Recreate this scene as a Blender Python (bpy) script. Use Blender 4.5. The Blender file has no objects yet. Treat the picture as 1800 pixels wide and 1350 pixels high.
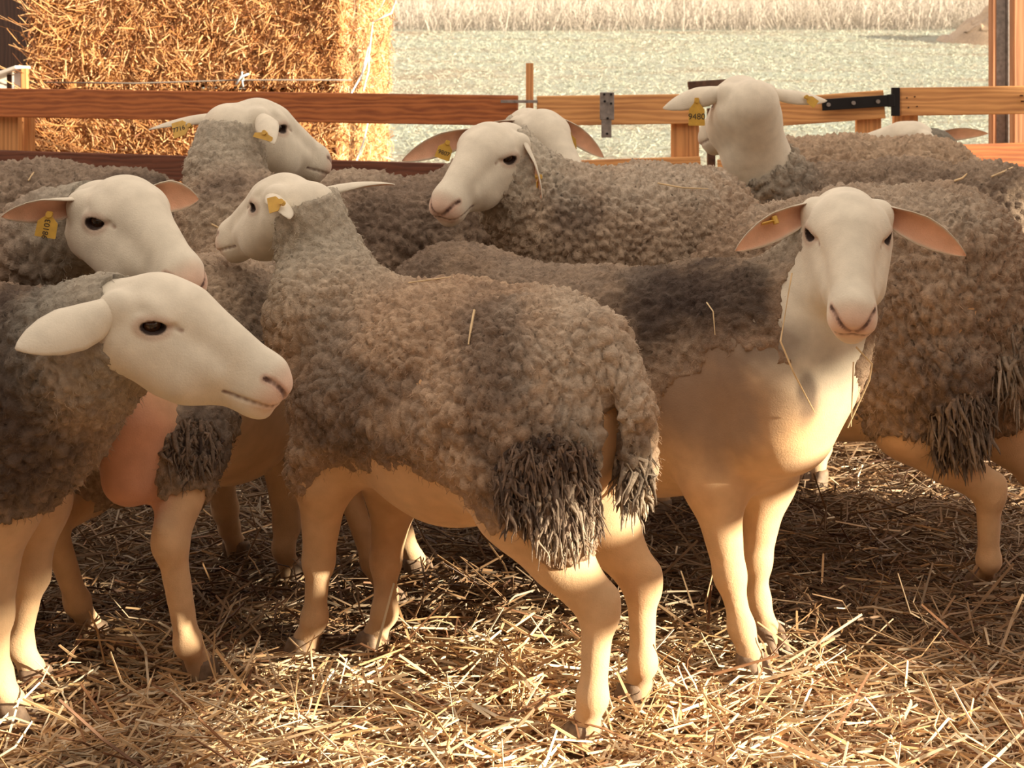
import bpy, math, random
import numpy as np
from mathutils import Vector, Matrix

# ------------------------------------------------------------------ camera, sky, sun, exposure
SC = bpy.context.scene
FPX, HOR, CAMH = 2600.0, 160.0, 1.05          # focal length in pixels (1800 wide), horizon row, eye height
cam = bpy.data.cameras.new('camera')
cam_ob = bpy.data.objects.new('camera', cam)
SC.collection.objects.link(cam_ob)
cam.sensor_width = 36.0
cam.lens = 36.0 * FPX / 1800.0
cam.shift_y = -(675.0 - HOR) / 1800.0
cam.clip_end = 500
cam_ob.location = (0, 0, CAMH)
cam_ob.rotation_euler = (math.radians(90), 0, 0)
SC.camera = cam_ob
cam.dof.use_dof = True
cam.dof.focus_distance = 2.6
cam.dof.aperture_fstop = 14

world = bpy.data.worlds.new('sky')
SC.world = world
world.use_nodes = True
bg = world.node_tree.nodes['Background']
bg.inputs['Color'].default_value = (1.0, 0.85, 0.72, 1)
bg.inputs['Strength'].default_value = .86

SUN_AZ, SUN_EL = math.radians(-22), math.radians(14.5)
sun = bpy.data.lights.new('sun', 'SUN')
sun.energy = 9.2
sun.color = (1.0, 0.87, 0.66)
sun.angle = math.radians(1.2)
sun_ob = bpy.data.objects.new('sun', sun)
SC.collection.objects.link(sun_ob)
sd = Vector((math.cos(SUN_AZ) * math.cos(SUN_EL), math.sin(SUN_AZ) * math.cos(SUN_EL), math.sin(SUN_EL)))
sun_ob.rotation_euler = sd.to_track_quat('Z', 'Y').to_euler()
sun_ob.location = (8, 3, 6)

SC.view_settings.view_transform = 'Standard'
SC.view_settings.look = 'None'
SC.view_settings.exposure = 0.78
SC.view_settings.gamma = 1.0
SC.view_settings.use_curve_mapping = False
SC.cycles.max_bounces = 6
SC.cycles.diffuse_bounces = 4

# ------------------------------------------------------------------ helpers
rng = np.random.default_rng(7)
UP = np.array((0., 0., 1.))

def P(px, py, d):
    """photo pixel + distance -> point of the place"""
    return np.array(((px - 900.0) * d / FPX, d, CAMH - (py - HOR) * d / FPX))

def nrm(v):
    v = np.asarray(v, float)
    return v / (np.linalg.norm(v) + 1e-9)

def link(ob, parent=None):
    SC.collection.objects.link(ob)
    if parent is not None:
        ob.parent = parent
    return ob

def tag(o, label=None, cat=None, group=None, kind=None):
    if label: o['label'] = label
    if cat: o['category'] = cat
    if group: o['group'] = group
    if kind: o['kind'] = kind
    return o

def np_mesh(name, V, F, mat, parent=None, col=None, smooth=True):
    """V (n,3), F (m,4 or 3) int"""
    V = np.ascontiguousarray(V, np.float32); F = np.ascontiguousarray(F, np.int32)
    me = bpy.data.meshes.new(name)
    n, m, k = len(V), len(F), F.shape[1]
    me.vertices.add(n); me.vertices.foreach_set('co', V.ravel())
    me.loops.add(m * k); me.loops.foreach_set('vertex_index', F.ravel())
    me.polygons.add(m)
    me.polygons.foreach_set('loop_start', np.arange(m, dtype=np.int32) * k)
    me.polygons.foreach_set('use_smooth', np.full(m, smooth))
    if col is not None:
        a = me.attributes.new('col', 'FLOAT_COLOR', 'POINT')
        c4 = np.ones((n, 4), np.float32); c4[:, :3] = col
        a.data.foreach_set('color', c4.ravel())
    me.update(calc_edges=True)
    me.validate()
    if mat: me.materials.append(mat)
    ob = bpy.data.objects.new(name, me)
    return link(ob, parent)

def empty(name, loc=(0, 0, 0)):
    o = bpy.data.objects.new(name, None)
    o.location = loc
    o.empty_display_size = .1
    return link(o)

class MB:
    """collects simple solids into one mesh"""
    def __init__(s): s.V, s.F = [], []
    def quadbox(s, c8):
        b = len(s.V); s.V += [tuple(p) for p in c8]
        s.F += [tuple(b + i for i in f) for f in ((0, 3, 2, 1), (4, 5, 6, 7), (0, 1, 5, 4), (1, 2, 6, 5), (2, 3, 7, 6), (3, 0, 4, 7))]
    def board(s, p0, p1, h, t, up=UP):
        """a board along p0-p1 of height h (along up) and thickness t"""
        p0, p1 = np.asarray(p0, float), np.asarray(p1, float)
        ax = nrm(p1 - p0); sd_ = nrm(np.cross(ax, up)); u = nrm(np.cross(sd_, ax))
        a, b = u * h / 2, sd_ * t / 2
        s.quadbox([p0 - a - b, p0 - a + b, p0 + a + b, p0 + a - b, p1 - a - b, p1 - a + b, p1 + a + b, p1 + a - b])
    def tube(s, pts, rads, n=8):
        pts = [np.asarray(p, float) for p in pts]
        base = len(s.V)
        for i, p in enumerate(pts):
            t = nrm(pts[min(i + 1, len(pts) - 1)] - pts[max(i - 1, 0)])
            ref = np.array((0, 0, 1.)) if abs(t[2]) < .9 else np.array((1., 0, 0))
            x = nrm(np.cross(t, ref)); y = np.cross(t, x)
            r = rads[i] if hasattr(rads, '__len__') else rads
            for k in range(n):
                a = 2 * math.pi * k / n
                s.V.append(tuple(p + r * (math.cos(a) * x + math.sin(a) * y)))
        for i in range(len(pts) - 1):
            for k in range(n):
                k2 = (k + 1) % n
                s.F.append((base + i * n + k, base + i * n + k2, base + (i + 1) * n + k2, base + (i + 1) * n + k))
        s.F.append(tuple(base + k for k in range(n))[::-1])
        s.F.append(tuple(base + (len(pts) - 1) * n + k for k in range(n)))
    def build(s, name, mat, parent=None, bevel=0, smooth=False):
        me = bpy.data.meshes.new(name)
        me.from_pydata(s.V, [], s.F)
        if smooth:
            me.polygons.foreach_set('use_smooth', [True] * len(me.polygons))
        me.update()
        me.materials.append(mat)
        ob = link(bpy.data.objects.new(name, me), parent)
        if bevel:
            m = ob.modifiers.new('bevel', 'BEVEL'); m.width = bevel; m.segments = 2; m.limit_method = 'ANGLE'
        return ob

# ---- noise
def _hash(ix, iy, iz, s):
    h = (ix.astype(np.int64) * 73856093) ^ (iy.astype(np.int64) * 19349663) ^ (iz.astype(np.int64) * 83492791) ^ (s * 2654435761)
    h = (h ^ (h >> 13)) * 1274126177
    h = h ^ (h >> 16)
    return (h & 0xFFFFFF).astype(np.float32) / float(0xFFFFFF)

def vnoise(p, s=0):
    p = np.asarray(p, np.float32); i = np.floor(p).astype(np.int64); f = p - i
    f = f * f * (3 - 2 * f); r = 0
    for dx in (0, 1):
        for dy in (0, 1):
            for dz in (0, 1):
                w = (f[:, 0] if dx else 1 - f[:, 0]) * (f[:, 1] if dy else 1 - f[:, 1]) * (f[:, 2] if dz else 1 - f[:, 2])
                r = r + w * _hash(i[:, 0] + dx, i[:, 1] + dy, i[:, 2] + dz, s)
    return r * 2 - 1

def fbm(p, s=0, o=3):
    r, a, t = 0, 1., 0
    for k in range(o):
        r = r + a * vnoise(p * (2.03 ** k) + 17.3 * k, s + k); t += a; a *= .5
    return r / t

def worley(p, s=0):
    p = np.asarray(p, np.float32); i = np.floor(p).astype(np.int64)
    best = np.full(len(p), 9., np.float32); sec = best.copy()
    for dx in (-1, 0, 1):
        for dy in (-1, 0, 1):
            for dz in (-1, 0, 1):
                c = i + np.array((dx, dy, dz))
                q = np.stack([c[:, a] + _hash(c[:, 0], c[:, 1], c[:, 2], s + 11 * a) for a in range(3)], 1) - p
                d = np.einsum('ij,ij->i', q, q)
                sec = np.minimum(sec, np.maximum(best, d)); best = np.minimum(best, d)
    return np.sqrt(best), np.sqrt(sec)

# ---- signed distance bodies meshed with surface nets
class Field:
    def __init__(s): s.pr = []
    def cone(s, a, b, ra, rb, k=.03, sub=False, flat=None):
        s.pr.append(('c', np.asarray(a, float), np.asarray(b, float), ra, rb, k, sub, flat))
    def ell(s, c, r, R=None, k=.03, sub=False):
        s.pr.append(('e', np.asarray(c, float), np.asarray(r, float), np.eye(3) if R is None else R, None, k, sub, None))
    def at(s, p):
        """signed distance at points"""
        D = np.full(len(p), .5)
        for t, a, b, ra, rb, k, sub, flat in s.pr:
            if t == 'c':
                ab = b - a; q = p - a
                tt = np.clip(q @ ab / (ab @ ab + 1e-9), 0, 1)
                d = np.linalg.norm(q - tt[:, None] * ab, axis=1) - (ra + tt * (rb - ra))
            else:
                u = (p - a) @ ra
                k0 = np.linalg.norm(u / b, axis=1); k1 = np.linalg.norm(u / b ** 2, axis=1) + 1e-6
                d = k0 * (k0 - 1) / k1
            if sub: continue
            h = np.clip(.5 + .5 * (D - d) / k, 0, 1)
            D = D + (d - D) * h - k * h * (1 - h)
        return D
    def mesh(s, G, xs, ys, zs):
        D = np.full((len(xs), len(ys), len(zs)), .5, np.float32)
        X, Y, Z = (np.asarray(a, np.float32) for a in (xs, ys, zs))
        mar = .025
        for t, a, b, ra, rb, k, sub, flat in s.pr:
            if t == 'c':
                A, B = G @ a, G @ b; r = max(ra, rb)
                lo, hi = np.minimum(A, B) - r - k - mar, np.maximum(A, B) + r + k + mar
            else:
                A = G @ a; r = b.max(); lo, hi = A - r - k - mar, A + r + k + mar
            sl = []
            for ax, l, h in zip((X, Y, Z), lo, hi):
                sl.append(slice(int(np.searchsorted(ax, l)), int(np.searchsorted(ax, h))))
            if any(q.stop - q.start < 1 for q in sl): continue
            x, y, z = X[sl[0]][:, None, None], Y[sl[1]][None, :, None], Z[sl[2]][None, None, :]
            if t == 'c':
                ab = (B - A).astype(np.float32); L2 = float(ab @ ab) + 1e-9
                qx, qy, qz = x - np.float32(A[0]), y - np.float32(A[1]), z - np.float32(A[2])
                tt = np.clip((qx * ab[0] + qy * ab[1] + qz * ab[2]) / L2, 0, 1)
                qx, qy, qz = qx - tt * ab[0], qy - tt * ab[1], qz - tt * ab[2]
                d2 = qx * qx + qy * qy + qz * qz
                if flat is not None:
                    n = (G @ nrm(flat[0])).astype(np.float32)
                    qn = qx * n[0] + qy * n[1] + qz * n[2]
                    d2 = d2 + (1 / flat[1] ** 2 - 1) * qn * qn
                d = np.sqrt(np.maximum(d2, 0)) - (ra + tt * np.float32(rb - ra))
            else:
                Rl = (G @ rb if rb is not None else G @ ra) if False else (G @ ra)
                qx, qy, qz = x - np.float32(A[0]), y - np.float32(A[1]), z - np.float32(A[2])
                u = [(qx * Rl[0, i] + qy * Rl[1, i] + qz * Rl[2, i]) for i in range(3)]
                k0 = np.sqrt(sum((u[i] / b[i]) ** 2 for i in range(3)))
                k1 = np.sqrt(sum((u[i] / b[i] ** 2) ** 2 for i in range(3))) + 1e-6
                d = k0 * (k0 - 1) / k1
            d = d.astype(np.float32)
            O = D[sl[0], sl[1], sl[2]]
            if not sub:
                h = np.clip(.5 + .5 * (O - d) / k, 0, 1)
                D[sl[0], sl[1], sl[2]] = O + (d - O) * h - k * h * (1 - h)
            else:
                d = -d
                h = np.clip(.5 + .5 * (d - O) / k, 0, 1)
                D[sl[0], sl[1], sl[2]] = O + (d - O) * h + k * h * (1 - h)
        return surface_nets(D, X, Y, Z, G)

def surface_nets(D, X, Y, Z, G):
    ins = D < 0
    nx, ny, nz = D.shape
    c = np.zeros((nx - 1, ny - 1, nz - 1), np.uint8)
    for dx in (0, 1):
        for dy in (0, 1):
            for dz in (0, 1):
                c += ins[dx:nx - 1 + dx, dy:ny - 1 + dy, dz:nz - 1 + dz]
    act = (c > 0) & (c < 8)
    I, J, K = np.nonzero(act)
    idx = np.full(act.shape, -1, np.int32); idx[I, J, K] = np.arange(len(I))
    S = np.zeros((len(I), 3), np.float32); N = np.zeros(len(I), np.float32)
    cor = [(a, b, e) for a in (0, 1) for b in (0, 1) for e in (0, 1)]
    for p in cor:
        for ax in range(3):
            if p[ax]: continue
            q = list(p); q[ax] = 1
            v0 = D[I + p[0], J + p[1], K + p[2]]; v1 = D[I + q[0], J + q[1], K + q[2]]
            m = (v0 < 0) != (v1 < 0)
            t = np.where(m, v0 / np.where(m, v0 - v1, 1), 0)
            pt = [X[I + p[0]], Y[J + p[1]], Z[K + p[2]]]
            e = [X[I + q[0]], Y[J + q[1]], Z[K + q[2]]]
            pt[ax] = pt[ax] + t * (e[ax] - pt[ax])
            for a in range(3): S[:, a] += np.where(m, pt[a], 0)
            N += m
    V = S / N[:, None]
    F = []
    for ax in range(3):
        a0 = [slice(None)] * 3; a1 = [slice(None)] * 3
        a0[ax] = slice(0, -1); a1[ax] = slice(1, None)
        s0, s1 = ins[tuple(a0)], ins[tuple(a1)]
        E = np.stack(np.nonzero(s0 != s1), 1)
        b, e = [(1, 2), (2, 0), (0, 1)][ax]
        ok = (E[:, b] > 0) & (E[:, e] > 0) & (E[:, b] < D.shape[b] - 1) & (E[:, e] < D.shape[e] - 1)
        E = E[ok]
        flip = s0[E[:, 0], E[:, 1], E[:, 2]]
        q = []
        for (db, de) in ((-1, -1), (0, -1), (0, 0), (-1, 0)):
            T = E.copy(); T[:, b] += db; T[:, e] += de
            q.append(idx[T[:, 0], T[:, 1], T[:, 2]])
        Q = np.stack(q, 1)
        Q[~flip] = Q[~flip][:, ::-1]
        F.append(Q)
    F = np.concatenate(F)
    F = F[(F >= 0).all(1)]
    return V @ G, F                                  # G rows are the grid axes

def vnormals(V, F):
    n = np.cross(V[F[:, 2]] - V[F[:, 0]], V[F[:, 3]] - V[F[:, 1]])
    out = np.zeros_like(V)
    for k in range(4):
        for a in range(3):
            out[:, a] += np.bincount(F[:, k], n[:, a], len(V))
    return out / (np.linalg.norm(out, axis=1, keepdims=True) + 1e-12)

# ------------------------------------------------------------------ materials
def new_mat(name):
    m = bpy.data.materials.new(name); m.use_nodes = True
    nt = m.node_tree
    return m, nt, nt.nodes['Principled BSDF']

def N(nt, t, **kw):
    n = nt.nodes.new(t)
    for k, v in kw.items(): setattr(n, k, v)
    return n

def attr_mat(name, rough=.9, sheen=0., var=.15, vscale=60, bump=None, spec=.2, sub=0., fuzz=None):
    """colour from the mesh, broken up by noise, with a bump"""
    m, nt, b = new_mat(name)
    a = N(nt, 'ShaderNodeAttribute', attribute_name='col')
    tc = N(nt, 'ShaderNodeTexCoord')
    no = N(nt, 'ShaderNodeTexNoise'); no.inputs['Scale'].default_value = vscale; no.inputs['Detail'].default_value = 4
    nt.links.new(tc.outputs['Object'], no.inputs['Vector'])
    mr = N(nt, 'ShaderNodeMapRange'); mr.inputs['From Min'].default_value = .3; mr.inputs['From Max'].default_value = .7
    mr.inputs['To Min'].default_value = 1 - var; mr.inputs['To Max'].default_value = 1 + var
    nt.links.new(no.outputs['Fac'], mr.inputs['Value'])
    mx = N(nt, 'ShaderNodeVectorMath', operation='SCALE')
    nt.links.new(a.outputs['Color'], mx.inputs[0]); nt.links.new(mr.outputs['Result'], mx.inputs['Scale'])
    nt.links.new(mx.outputs['Vector'], b.inputs['Base Color'])
    b.inputs['Roughness'].default_value = rough
    b.inputs['Specular IOR Level'].default_value = spec
    b.inputs['Sheen Weight'].default_value = sheen
    b.inputs['Sheen Roughness'].default_value = .5
    b.inputs['Sheen Tint'].default_value = (1, .9, .8, 1)
    if bump:
        n2 = N(nt, 'ShaderNodeTexNoise'); n2.inputs['Scale'].default_value = bump[0]; n2.inputs['Detail'].default_value = 5
        n2.inputs['Roughness'].default_value = .65
        nt.links.new(tc.outputs['Object'], n2.inputs['Vector'])
        bp = N(nt, 'ShaderNodeBump'); bp.inputs['Strength'].default_value = bump[1]; bp.inputs['Distance'].default_value = bump[2]
        nt.links.new(n2.outputs['Fac'], bp.inputs['Height']); nt.links.new(bp.outputs['Normal'], b.inputs['Normal'])
    return m

M_SKIN = attr_mat('short_white_hair', rough=.85, sheen=.25, var=.07, vscale=35, bump=(320, .35, .003))
M_WOOL = attr_mat('grey_wool', rough=1, sheen=.06, var=.22, vscale=90, bump=(230, .9, .006), spec=.05)
M_FUZZ = attr_mat('wool_fibre', rough=1, var=.1, spec=.05)
M_STRAW = attr_mat('straw', rough=.55, var=.18, vscale=25, spec=.35)
M_EYE = attr_mat('wet_eye', rough=.06, var=0, spec=.6)
M_HOOF = attr_mat('horn_hoof', rough=.6, var=.25, vscale=80, bump=(90, .4, .003))

def plain(name, color, rough=.6, metal=0., noise=None, bump=None):
    m, nt, b = new_mat(name)
    b.inputs['Roughness'].default_value = rough; b.inputs['Metallic'].default_value = metal
    tc = N(nt, 'ShaderNodeTexCoord')
    no = N(nt, 'ShaderNodeTexNoise'); no.inputs['Scale'].default_value = noise[0] if noise else 20; no.inputs['Detail'].default_value = 5
    nt.links.new(tc.outputs['Object'], no.inputs['Vector'])
    cr = N(nt, 'ShaderNodeValToRGB')
    v = noise[1] if noise else .1
    cr.color_ramp.elements[0].color = tuple(c * (1 - v) for c in color) + (1,)
    cr.color_ramp.elements[1].color = tuple(min(1, c * (1 + v)) for c in color) + (1,)
    cr.color_ramp.elements[0].position = .3; cr.color_ramp.elements[1].position = .7
    nt.links.new(no.outputs['Fac'], cr.inputs['Fac']); nt.links.new(cr.outputs['Color'], b.inputs['Base Color'])
    if bump:
        bp = N(nt, 'ShaderNodeBump'); bp.inputs['Strength'].default_value = bump[0]; bp.inputs['Distance'].default_value = bump[1]
        nt.links.new(no.outputs['Fac'], bp.inputs['Height']); nt.links.new(bp.outputs['Normal'], b.inputs['Normal'])
    return m

def wood_mat(name, c0, c1, axis=0, rough=.65):
    m, nt, b = new_mat(name)
    tc = N(nt, 'ShaderNodeTexCoord'); mp = N(nt, 'ShaderNodeMapping')
    sc = [14, 14, 14]; sc[axis] = 1.1
    mp.inputs['Scale'].default_value = sc
    nt.links.new(tc.outputs['Object'], mp.inputs['Vector'])
    wv = N(nt, 'ShaderNodeTexWave', wave_type='BANDS', bands_direction='Z' if axis != 2 else 'X')
    wv.inputs['Scale'].default_value = 1.1; wv.inputs['Distortion'].default_value = 9; wv.inputs['Detail'].default_value = 4
    wv.inputs['Detail Scale'].default_value = 1.4
    nt.links.new(mp.outputs['Vector'], wv.inputs['Vector'])
    no = N(nt, 'ShaderNodeTexNoise'); no.inputs['Scale'].default_value = 3; no.inputs['Detail'].default_value = 8
    nt.links.new(mp.outputs['Vector'], no.inputs['Vector'])
    mx = N(nt, 'ShaderNodeMath', operation='MULTIPLY_ADD'); mx.inputs[1].default_value = .45
    nt.links.new(wv.outputs['Fac'], mx.inputs[0]); nt.links.new(no.outputs['Fac'], mx.inputs[2])
    cr = N(nt, 'ShaderNodeValToRGB')
    cr.color_ramp.elements[0].color = c0 + (1,); cr.color_ramp.elements[1].color = c1 + (1,)
    cr.color_ramp.elements[0].position = .35; cr.color_ramp.elements[1].position = .95
    nt.links.new(mx.outputs[0], cr.inputs['Fac']); nt.links.new(cr.outputs['Color'], b.inputs['Base Color'])
    b.inputs['Roughness'].default_value = rough
    bp = N(nt, 'ShaderNodeBump'); bp.inputs['Strength'].default_value = .25; bp.inputs['Distance'].default_value = .004
    nt.links.new(mx.outputs[0], bp.inputs['Height']); nt.links.new(bp.outputs['Normal'], b.inputs['Normal'])
    return m

M_RAIL_DARK = wood_mat('brown_rail_wood', (.25, .068, .018), (.48, .155, .042))
M_RAIL_LOW = wood_mat('dark_rail_wood', (.085, .026, .012), (.16, .052, .024))
M_PINE = wood_mat('pine_wood', (.46, .20, .07), (.74, .37, .13))
M_PINE_V = wood_mat('pine_upright_wood', (.44, .19, .065), (.72, .35, .125), axis=2)
M_POST = wood_mat('brown_post_wood', (.26, .11, .045), (.44, .2, .09), axis=2)
M_IRON = plain('black_iron', (.018, .016, .016), .5, .6)
M_STEEL = plain('weathered_steel', (.24, .205, .18), .6, 0, (60, .3))
M_RUST = plain('rusty_tube', (.10, .055, .035), .6, .5, (50, .4))
M_WHITE = plain('white_painted_wood', (.75, .70, .62), .6, 0, (15, .08))
M_TAG = plain('yellow_tag_plastic', (.62, .37, .06), .4, 0, (60, .12))
M_TAGBLACK = plain('black_tag_plastic', (.02, .015, .012), .4)
M_INK = plain('tag_ink', (.05, .035, .02), .6)
M_TWINE_PALE = plain('pale_twine', (.62, .68, .70), .6)
M_TWINE_DARK = plain('grey_twine', (.22, .19, .16), .7)
M_BARN = wood_mat('dark_barn_planks', (.035, .016, .010), (.085, .04, .024), axis=2)

# ------------------------------------------------------------------ straw builder
def straw_stems(C, Dv, L, W, rg, bend=.12, col=None, flat=.35):
    """flattened bent stems; returns V, F, colours"""
    n = len(C)
    Dv = Dv / np.linalg.norm(Dv, axis=1, keepdims=True)
    r = rg.normal(size=(n, 3)); S = np.cross(Dv, r); S /= np.linalg.norm(S, axis=1, keepdims=True)
    T = np.cross(Dv, S)
    bd = rg.normal(size=(n, 1)) * bend * L[:, None]
    V = np.zeros((n, 3, 4, 3), np.float32)
    for i, t in enumerate((-.5, rg.uniform(-.15, .15, (n, 1)), .5)):
        c = C + Dv * (L[:, None] * t) + (T * bd if i == 1 else 0)
        w = W[:, None] * (1. if i == 1 else .8)
        for k, (a, b) in enumerate(((-1, -1), (1, -1), (1, 1), (-1, 1))):
            V[:, i, k] = c + S * (a * w / 2) + T * (b * w * flat / 2)
    base = (np.arange(n) * 12)[:, None]
    F = []
    for i in range(2):
        for k in range(4):
            k2 = (k + 1) % 4
            F.append(base + np.array((i * 4 + k, i * 4 + k2, i * 4 + 4 + k2, i * 4 + 4 + k))[None])
    F.append(base + np.array((3, 2, 1, 0))[None]); F.append(base + np.array((8, 9, 10, 11))[None])
    F = np.concatenate(F)
    if col is None:
        t = rg.uniform(0, 1, (n, 1)) ** 1.2
        pale, gold, brown = np.array((.80, .60, .37)), np.array((.64, .39, .18)), np.array((.28, .14, .07))
        col = np.where(t < .6, gold + (pale - gold) * (t / .6), pale + (np.array((.86, .76, .56)) - pale) * ((t - .6) / .4))
        b = rg.uniform(0, 1, (n, 1)) < .14
        col = np.where(b, brown, col)
    return V.reshape(-1, 3), F, np.repeat(col, 12, axis=0)

# ------------------------------------------------------------------ the setting
def ground_h(x, y):
    p = np.stack([x * 2.3, y * 2.3, np.zeros_like(x)], 1)
    q = np.stack([x * 9, y * 9, np.zeros_like(x) + 5], 1)
    return .022 * fbm(p, 3, 3) + .012 * fbm(q, 8, 2) - .01

def field_h(x, y):
    t = np.clip((y - 7.5) / 6, 0, 1)
    h = t * t * (3 - 2 * t) * (np.clip(y - 8.5, 0, 100) * .104 + np.clip(y - 33, 0, 100) * .2)
    return h + .05 * fbm(np.stack([x * .35, y * .35, x * 0], 1), 31, 3) * np.clip((y - 8) / 6, 0, 1)

def grid_mesh(name, xs, ys, hf, mat):
    X, Y = np.meshgrid(xs, ys, indexing='ij')
    x, y = X.ravel(), Y.ravel()
    V = np.stack([x, y, hf(x, y)], 1)
    nx, ny = len(xs), len(ys)
    i, j = np.meshgrid(np.arange(nx - 1), np.arange(ny - 1), indexing='ij'); i, j = i.ravel(), j.ravel()
    F = np.stack([i * ny + j, (i + 1) * ny + j, (i + 1) * ny + j + 1, i * ny + j + 1], 1)
    return np_mesh(name, V, F, mat)

m_floor, nt, b = new_mat('trampled_bedding')
tc = N(nt, 'ShaderNodeTexCoord'); no = N(nt, 'ShaderNodeTexNoise'); no.inputs['Scale'].default_value = 30; no.inputs['Detail'].default_value = 8
cr = N(nt, 'ShaderNodeValToRGB')
cr.color_ramp.elements[0].color = (.09, .045, .02, 1); cr.color_ramp.elements[1].color = (.36, .21, .09, 1)
cr.color_ramp.elements[0].position = .35; cr.color_ramp.elements[1].position = .7
nt.links.new(tc.outputs['Object'], no.inputs['Vector']); nt.links.new(no.outputs['Fac'], cr.inputs['Fac']); nt.links.new(cr.outputs['Color'], b.inputs['Base Color'])
b.inputs['Roughness'].default_value = 1
bp = N(nt, 'ShaderNodeBump'); bp.inputs['Distance'].default_value = .02; nt.links.new(no.outputs['Fac'], bp.inputs['Height']); nt.links.new(bp.outputs['Normal'], b.inputs['Normal'])
fl = grid_mesh('floor', np.linspace(-4.5, 7, 231), np.linspace(-1.5, 6.6, 163), ground_h, m_floor)
tag(fl, kind='structure')

m_field, nt, b = new_mat('sunlit_stubble_field')
tc = N(nt, 'ShaderNodeTexCoord'); geo = N(nt, 'ShaderNodeNewGeometry')
n1 = N(nt, 'ShaderNodeTexNoise'); n1.inputs['Scale'].default_value = .55; n1.inputs['Detail'].default_value = 5
n2 = N(nt, 'ShaderNodeTexNoise'); n2.inputs['Scale'].default_value = 9; n2.inputs['Detail'].default_value = 6; n2.inputs['Roughness'].default_value = .7
for n_ in (n1, n2): nt.links.new(tc.outputs['Object'], n_.inputs['Vector'])
r1 = N(nt, 'ShaderNodeValToRGB'); r1.color_ramp.elements[0].color = (.275, .305, .255, 1); r1.color_ramp.elements[1].color = (.295, .305, .25, 1)
r1.color_ramp.elements[0].position = .42; r1.color_ramp.elements[1].position = .62
nt.links.new(n1.outputs['Fac'], r1.inputs['Fac'])
r2 = N(nt, 'ShaderNodeValToRGB'); r2.color_ramp.elements[0].color = (.62, .52, .40, 1); r2.color_ramp.elements[1].color = (1, 1, 1, 1)
r2.color_ramp.elements[0].position = .33; r2.color_ramp.elements[1].position = .52
nt.links.new(n2.outputs['Fac'], r2.inputs['Fac'])
n3 = N(nt, 'ShaderNodeTexNoise'); n3.inputs['Scale'].default_value = 1.0; n3.inputs['Detail'].default_value = 8; n3.inputs['Roughness'].default_value = .68
mp3 = N(nt, 'ShaderNodeMapping'); mp3.inputs['Scale'].default_value = (.30, .95, 1); nt.links.new(tc.outputs['Object'], mp3.inputs['Vector']); nt.links.new(mp3.outputs['Vector'], n3.inputs['Vector'])
r3 = N(nt, 'ShaderNodeMapRange'); r3.inputs['From Min'].default_value = .50; r3.inputs['From Max'].default_value = .66; r3.inputs['To Max'].default_value = .9
nt.links.new(n3.outputs['Fac'], r3.inputs['Value'])
m3 = N(nt, 'ShaderNodeMix', data_type='RGBA'); nt.links.new(r3.outputs['Result'], m3.inputs['Factor']); nt.links.new(r1.outputs['Color'], m3.inputs['A']); m3.inputs['B'].default_value = (.26, .19, .125, 1)
mm = N(nt, 'ShaderNodeMix', data_type='RGBA', blend_type='MULTIPLY'); mm.inputs['Factor'].default_value = .8
nt.links.new(m3.outputs['Result'], mm.inputs['A']); nt.links.new(r2.outputs['Color'], mm.inputs['B'])
nt.links.new(mm.outputs['Result'], b.inputs['Base Color']); b.inputs['Roughness'].default_value = 1
bp = N(nt, 'ShaderNodeBump'); bp.inputs['Distance'].default_value = .06; bp.inputs['Strength'].default_value = .5
nt.links.new(n2.outputs['Fac'], bp.inputs['Height']); nt.links.new(bp.outputs['Normal'], b.inputs['Normal'])
fd = grid_mesh('ground_field', np.linspace(-30, 60, 181), np.concatenate([np.linspace(6.4, 20, 69), np.linspace(20.5, 90, 60)]), field_h, m_field)
tag(fd, kind='structure')

# unseen barn shell: dark walls added to cut fill light, roof over the camera, low lean-to roof shaped to block the sun
rf = MB()
rf.quadbox([(-5, -3, 2.75), (3.0, -3, 2.75), (3.0, -1.2, 2.75), (-5, -1.2, 2.75), (-5, -3, 2.83), (3.0, -3, 2.83), (3.0, -1.2, 2.83), (-5, -1.2, 2.83)])
rf.quadbox([(3.0, -3, 2.62), (6.4, -3, 2.15), (6.4, 4.2, 2.15), (3.0, 4.2, 2.62), (3.0, -3, 2.68), (6.4, -3, 2.21), (6.4, 4.2, 2.21), (3.0, 4.2, 2.68)])
tag(rf.build('ceiling', M_BARN), kind='structure')
wb = MB()
for i in range(58):
    wb.board((-5 + i * .2, -3, 0), (-5 + i * .2, -3, 2.76), .196, .03 + .004 * (i % 2), np.array((1., 0, 0)))
tag(wb.build('shade_wall_back', M_BARN), kind='structure')
wb = MB()
for i in range(42):
    wb.board((-4.6, -3 + i * .2, 0), (-4.6, -3 + i * .2, 2.76), .196, .03 + .004 * (i % 2), np.array((0, 1., 0)))
tag(wb.build('shade_wall_left', M_BARN), kind='structure')

# ------------------------------------------------------------------ sheep
Q = 1.0                                              # mesh fineness (1 = full)
HEADC = np.array((.67, .605, .48)); LEGC = np.array((.66, .44, .25)); BELLYC = np.array((.66, .40, .20))
PINK = np.array((.70, .46, .34)); DARK = np.array((.035, .018, .014)); EARIN = np.array((.74, .42, .27))

def head_frame(psi, theta, roll=0):
    ps, th, ro = (math.radians(a) for a in (psi, theta, roll))
    u = np.array((math.cos(ps) * math.cos(th), math.sin(ps) * math.cos(th), -math.sin(th)))
    l = np.array((-math.sin(ps), math.cos(ps), 0.)); n = np.cross(u, l)
    l, n = l * math.cos(ro) + n * math.sin(ro), n * math.cos(ro) - l * math.sin(ro)
    return np.stack([u, l, n], 1)                    # columns: muzzle, left, brow

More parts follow.
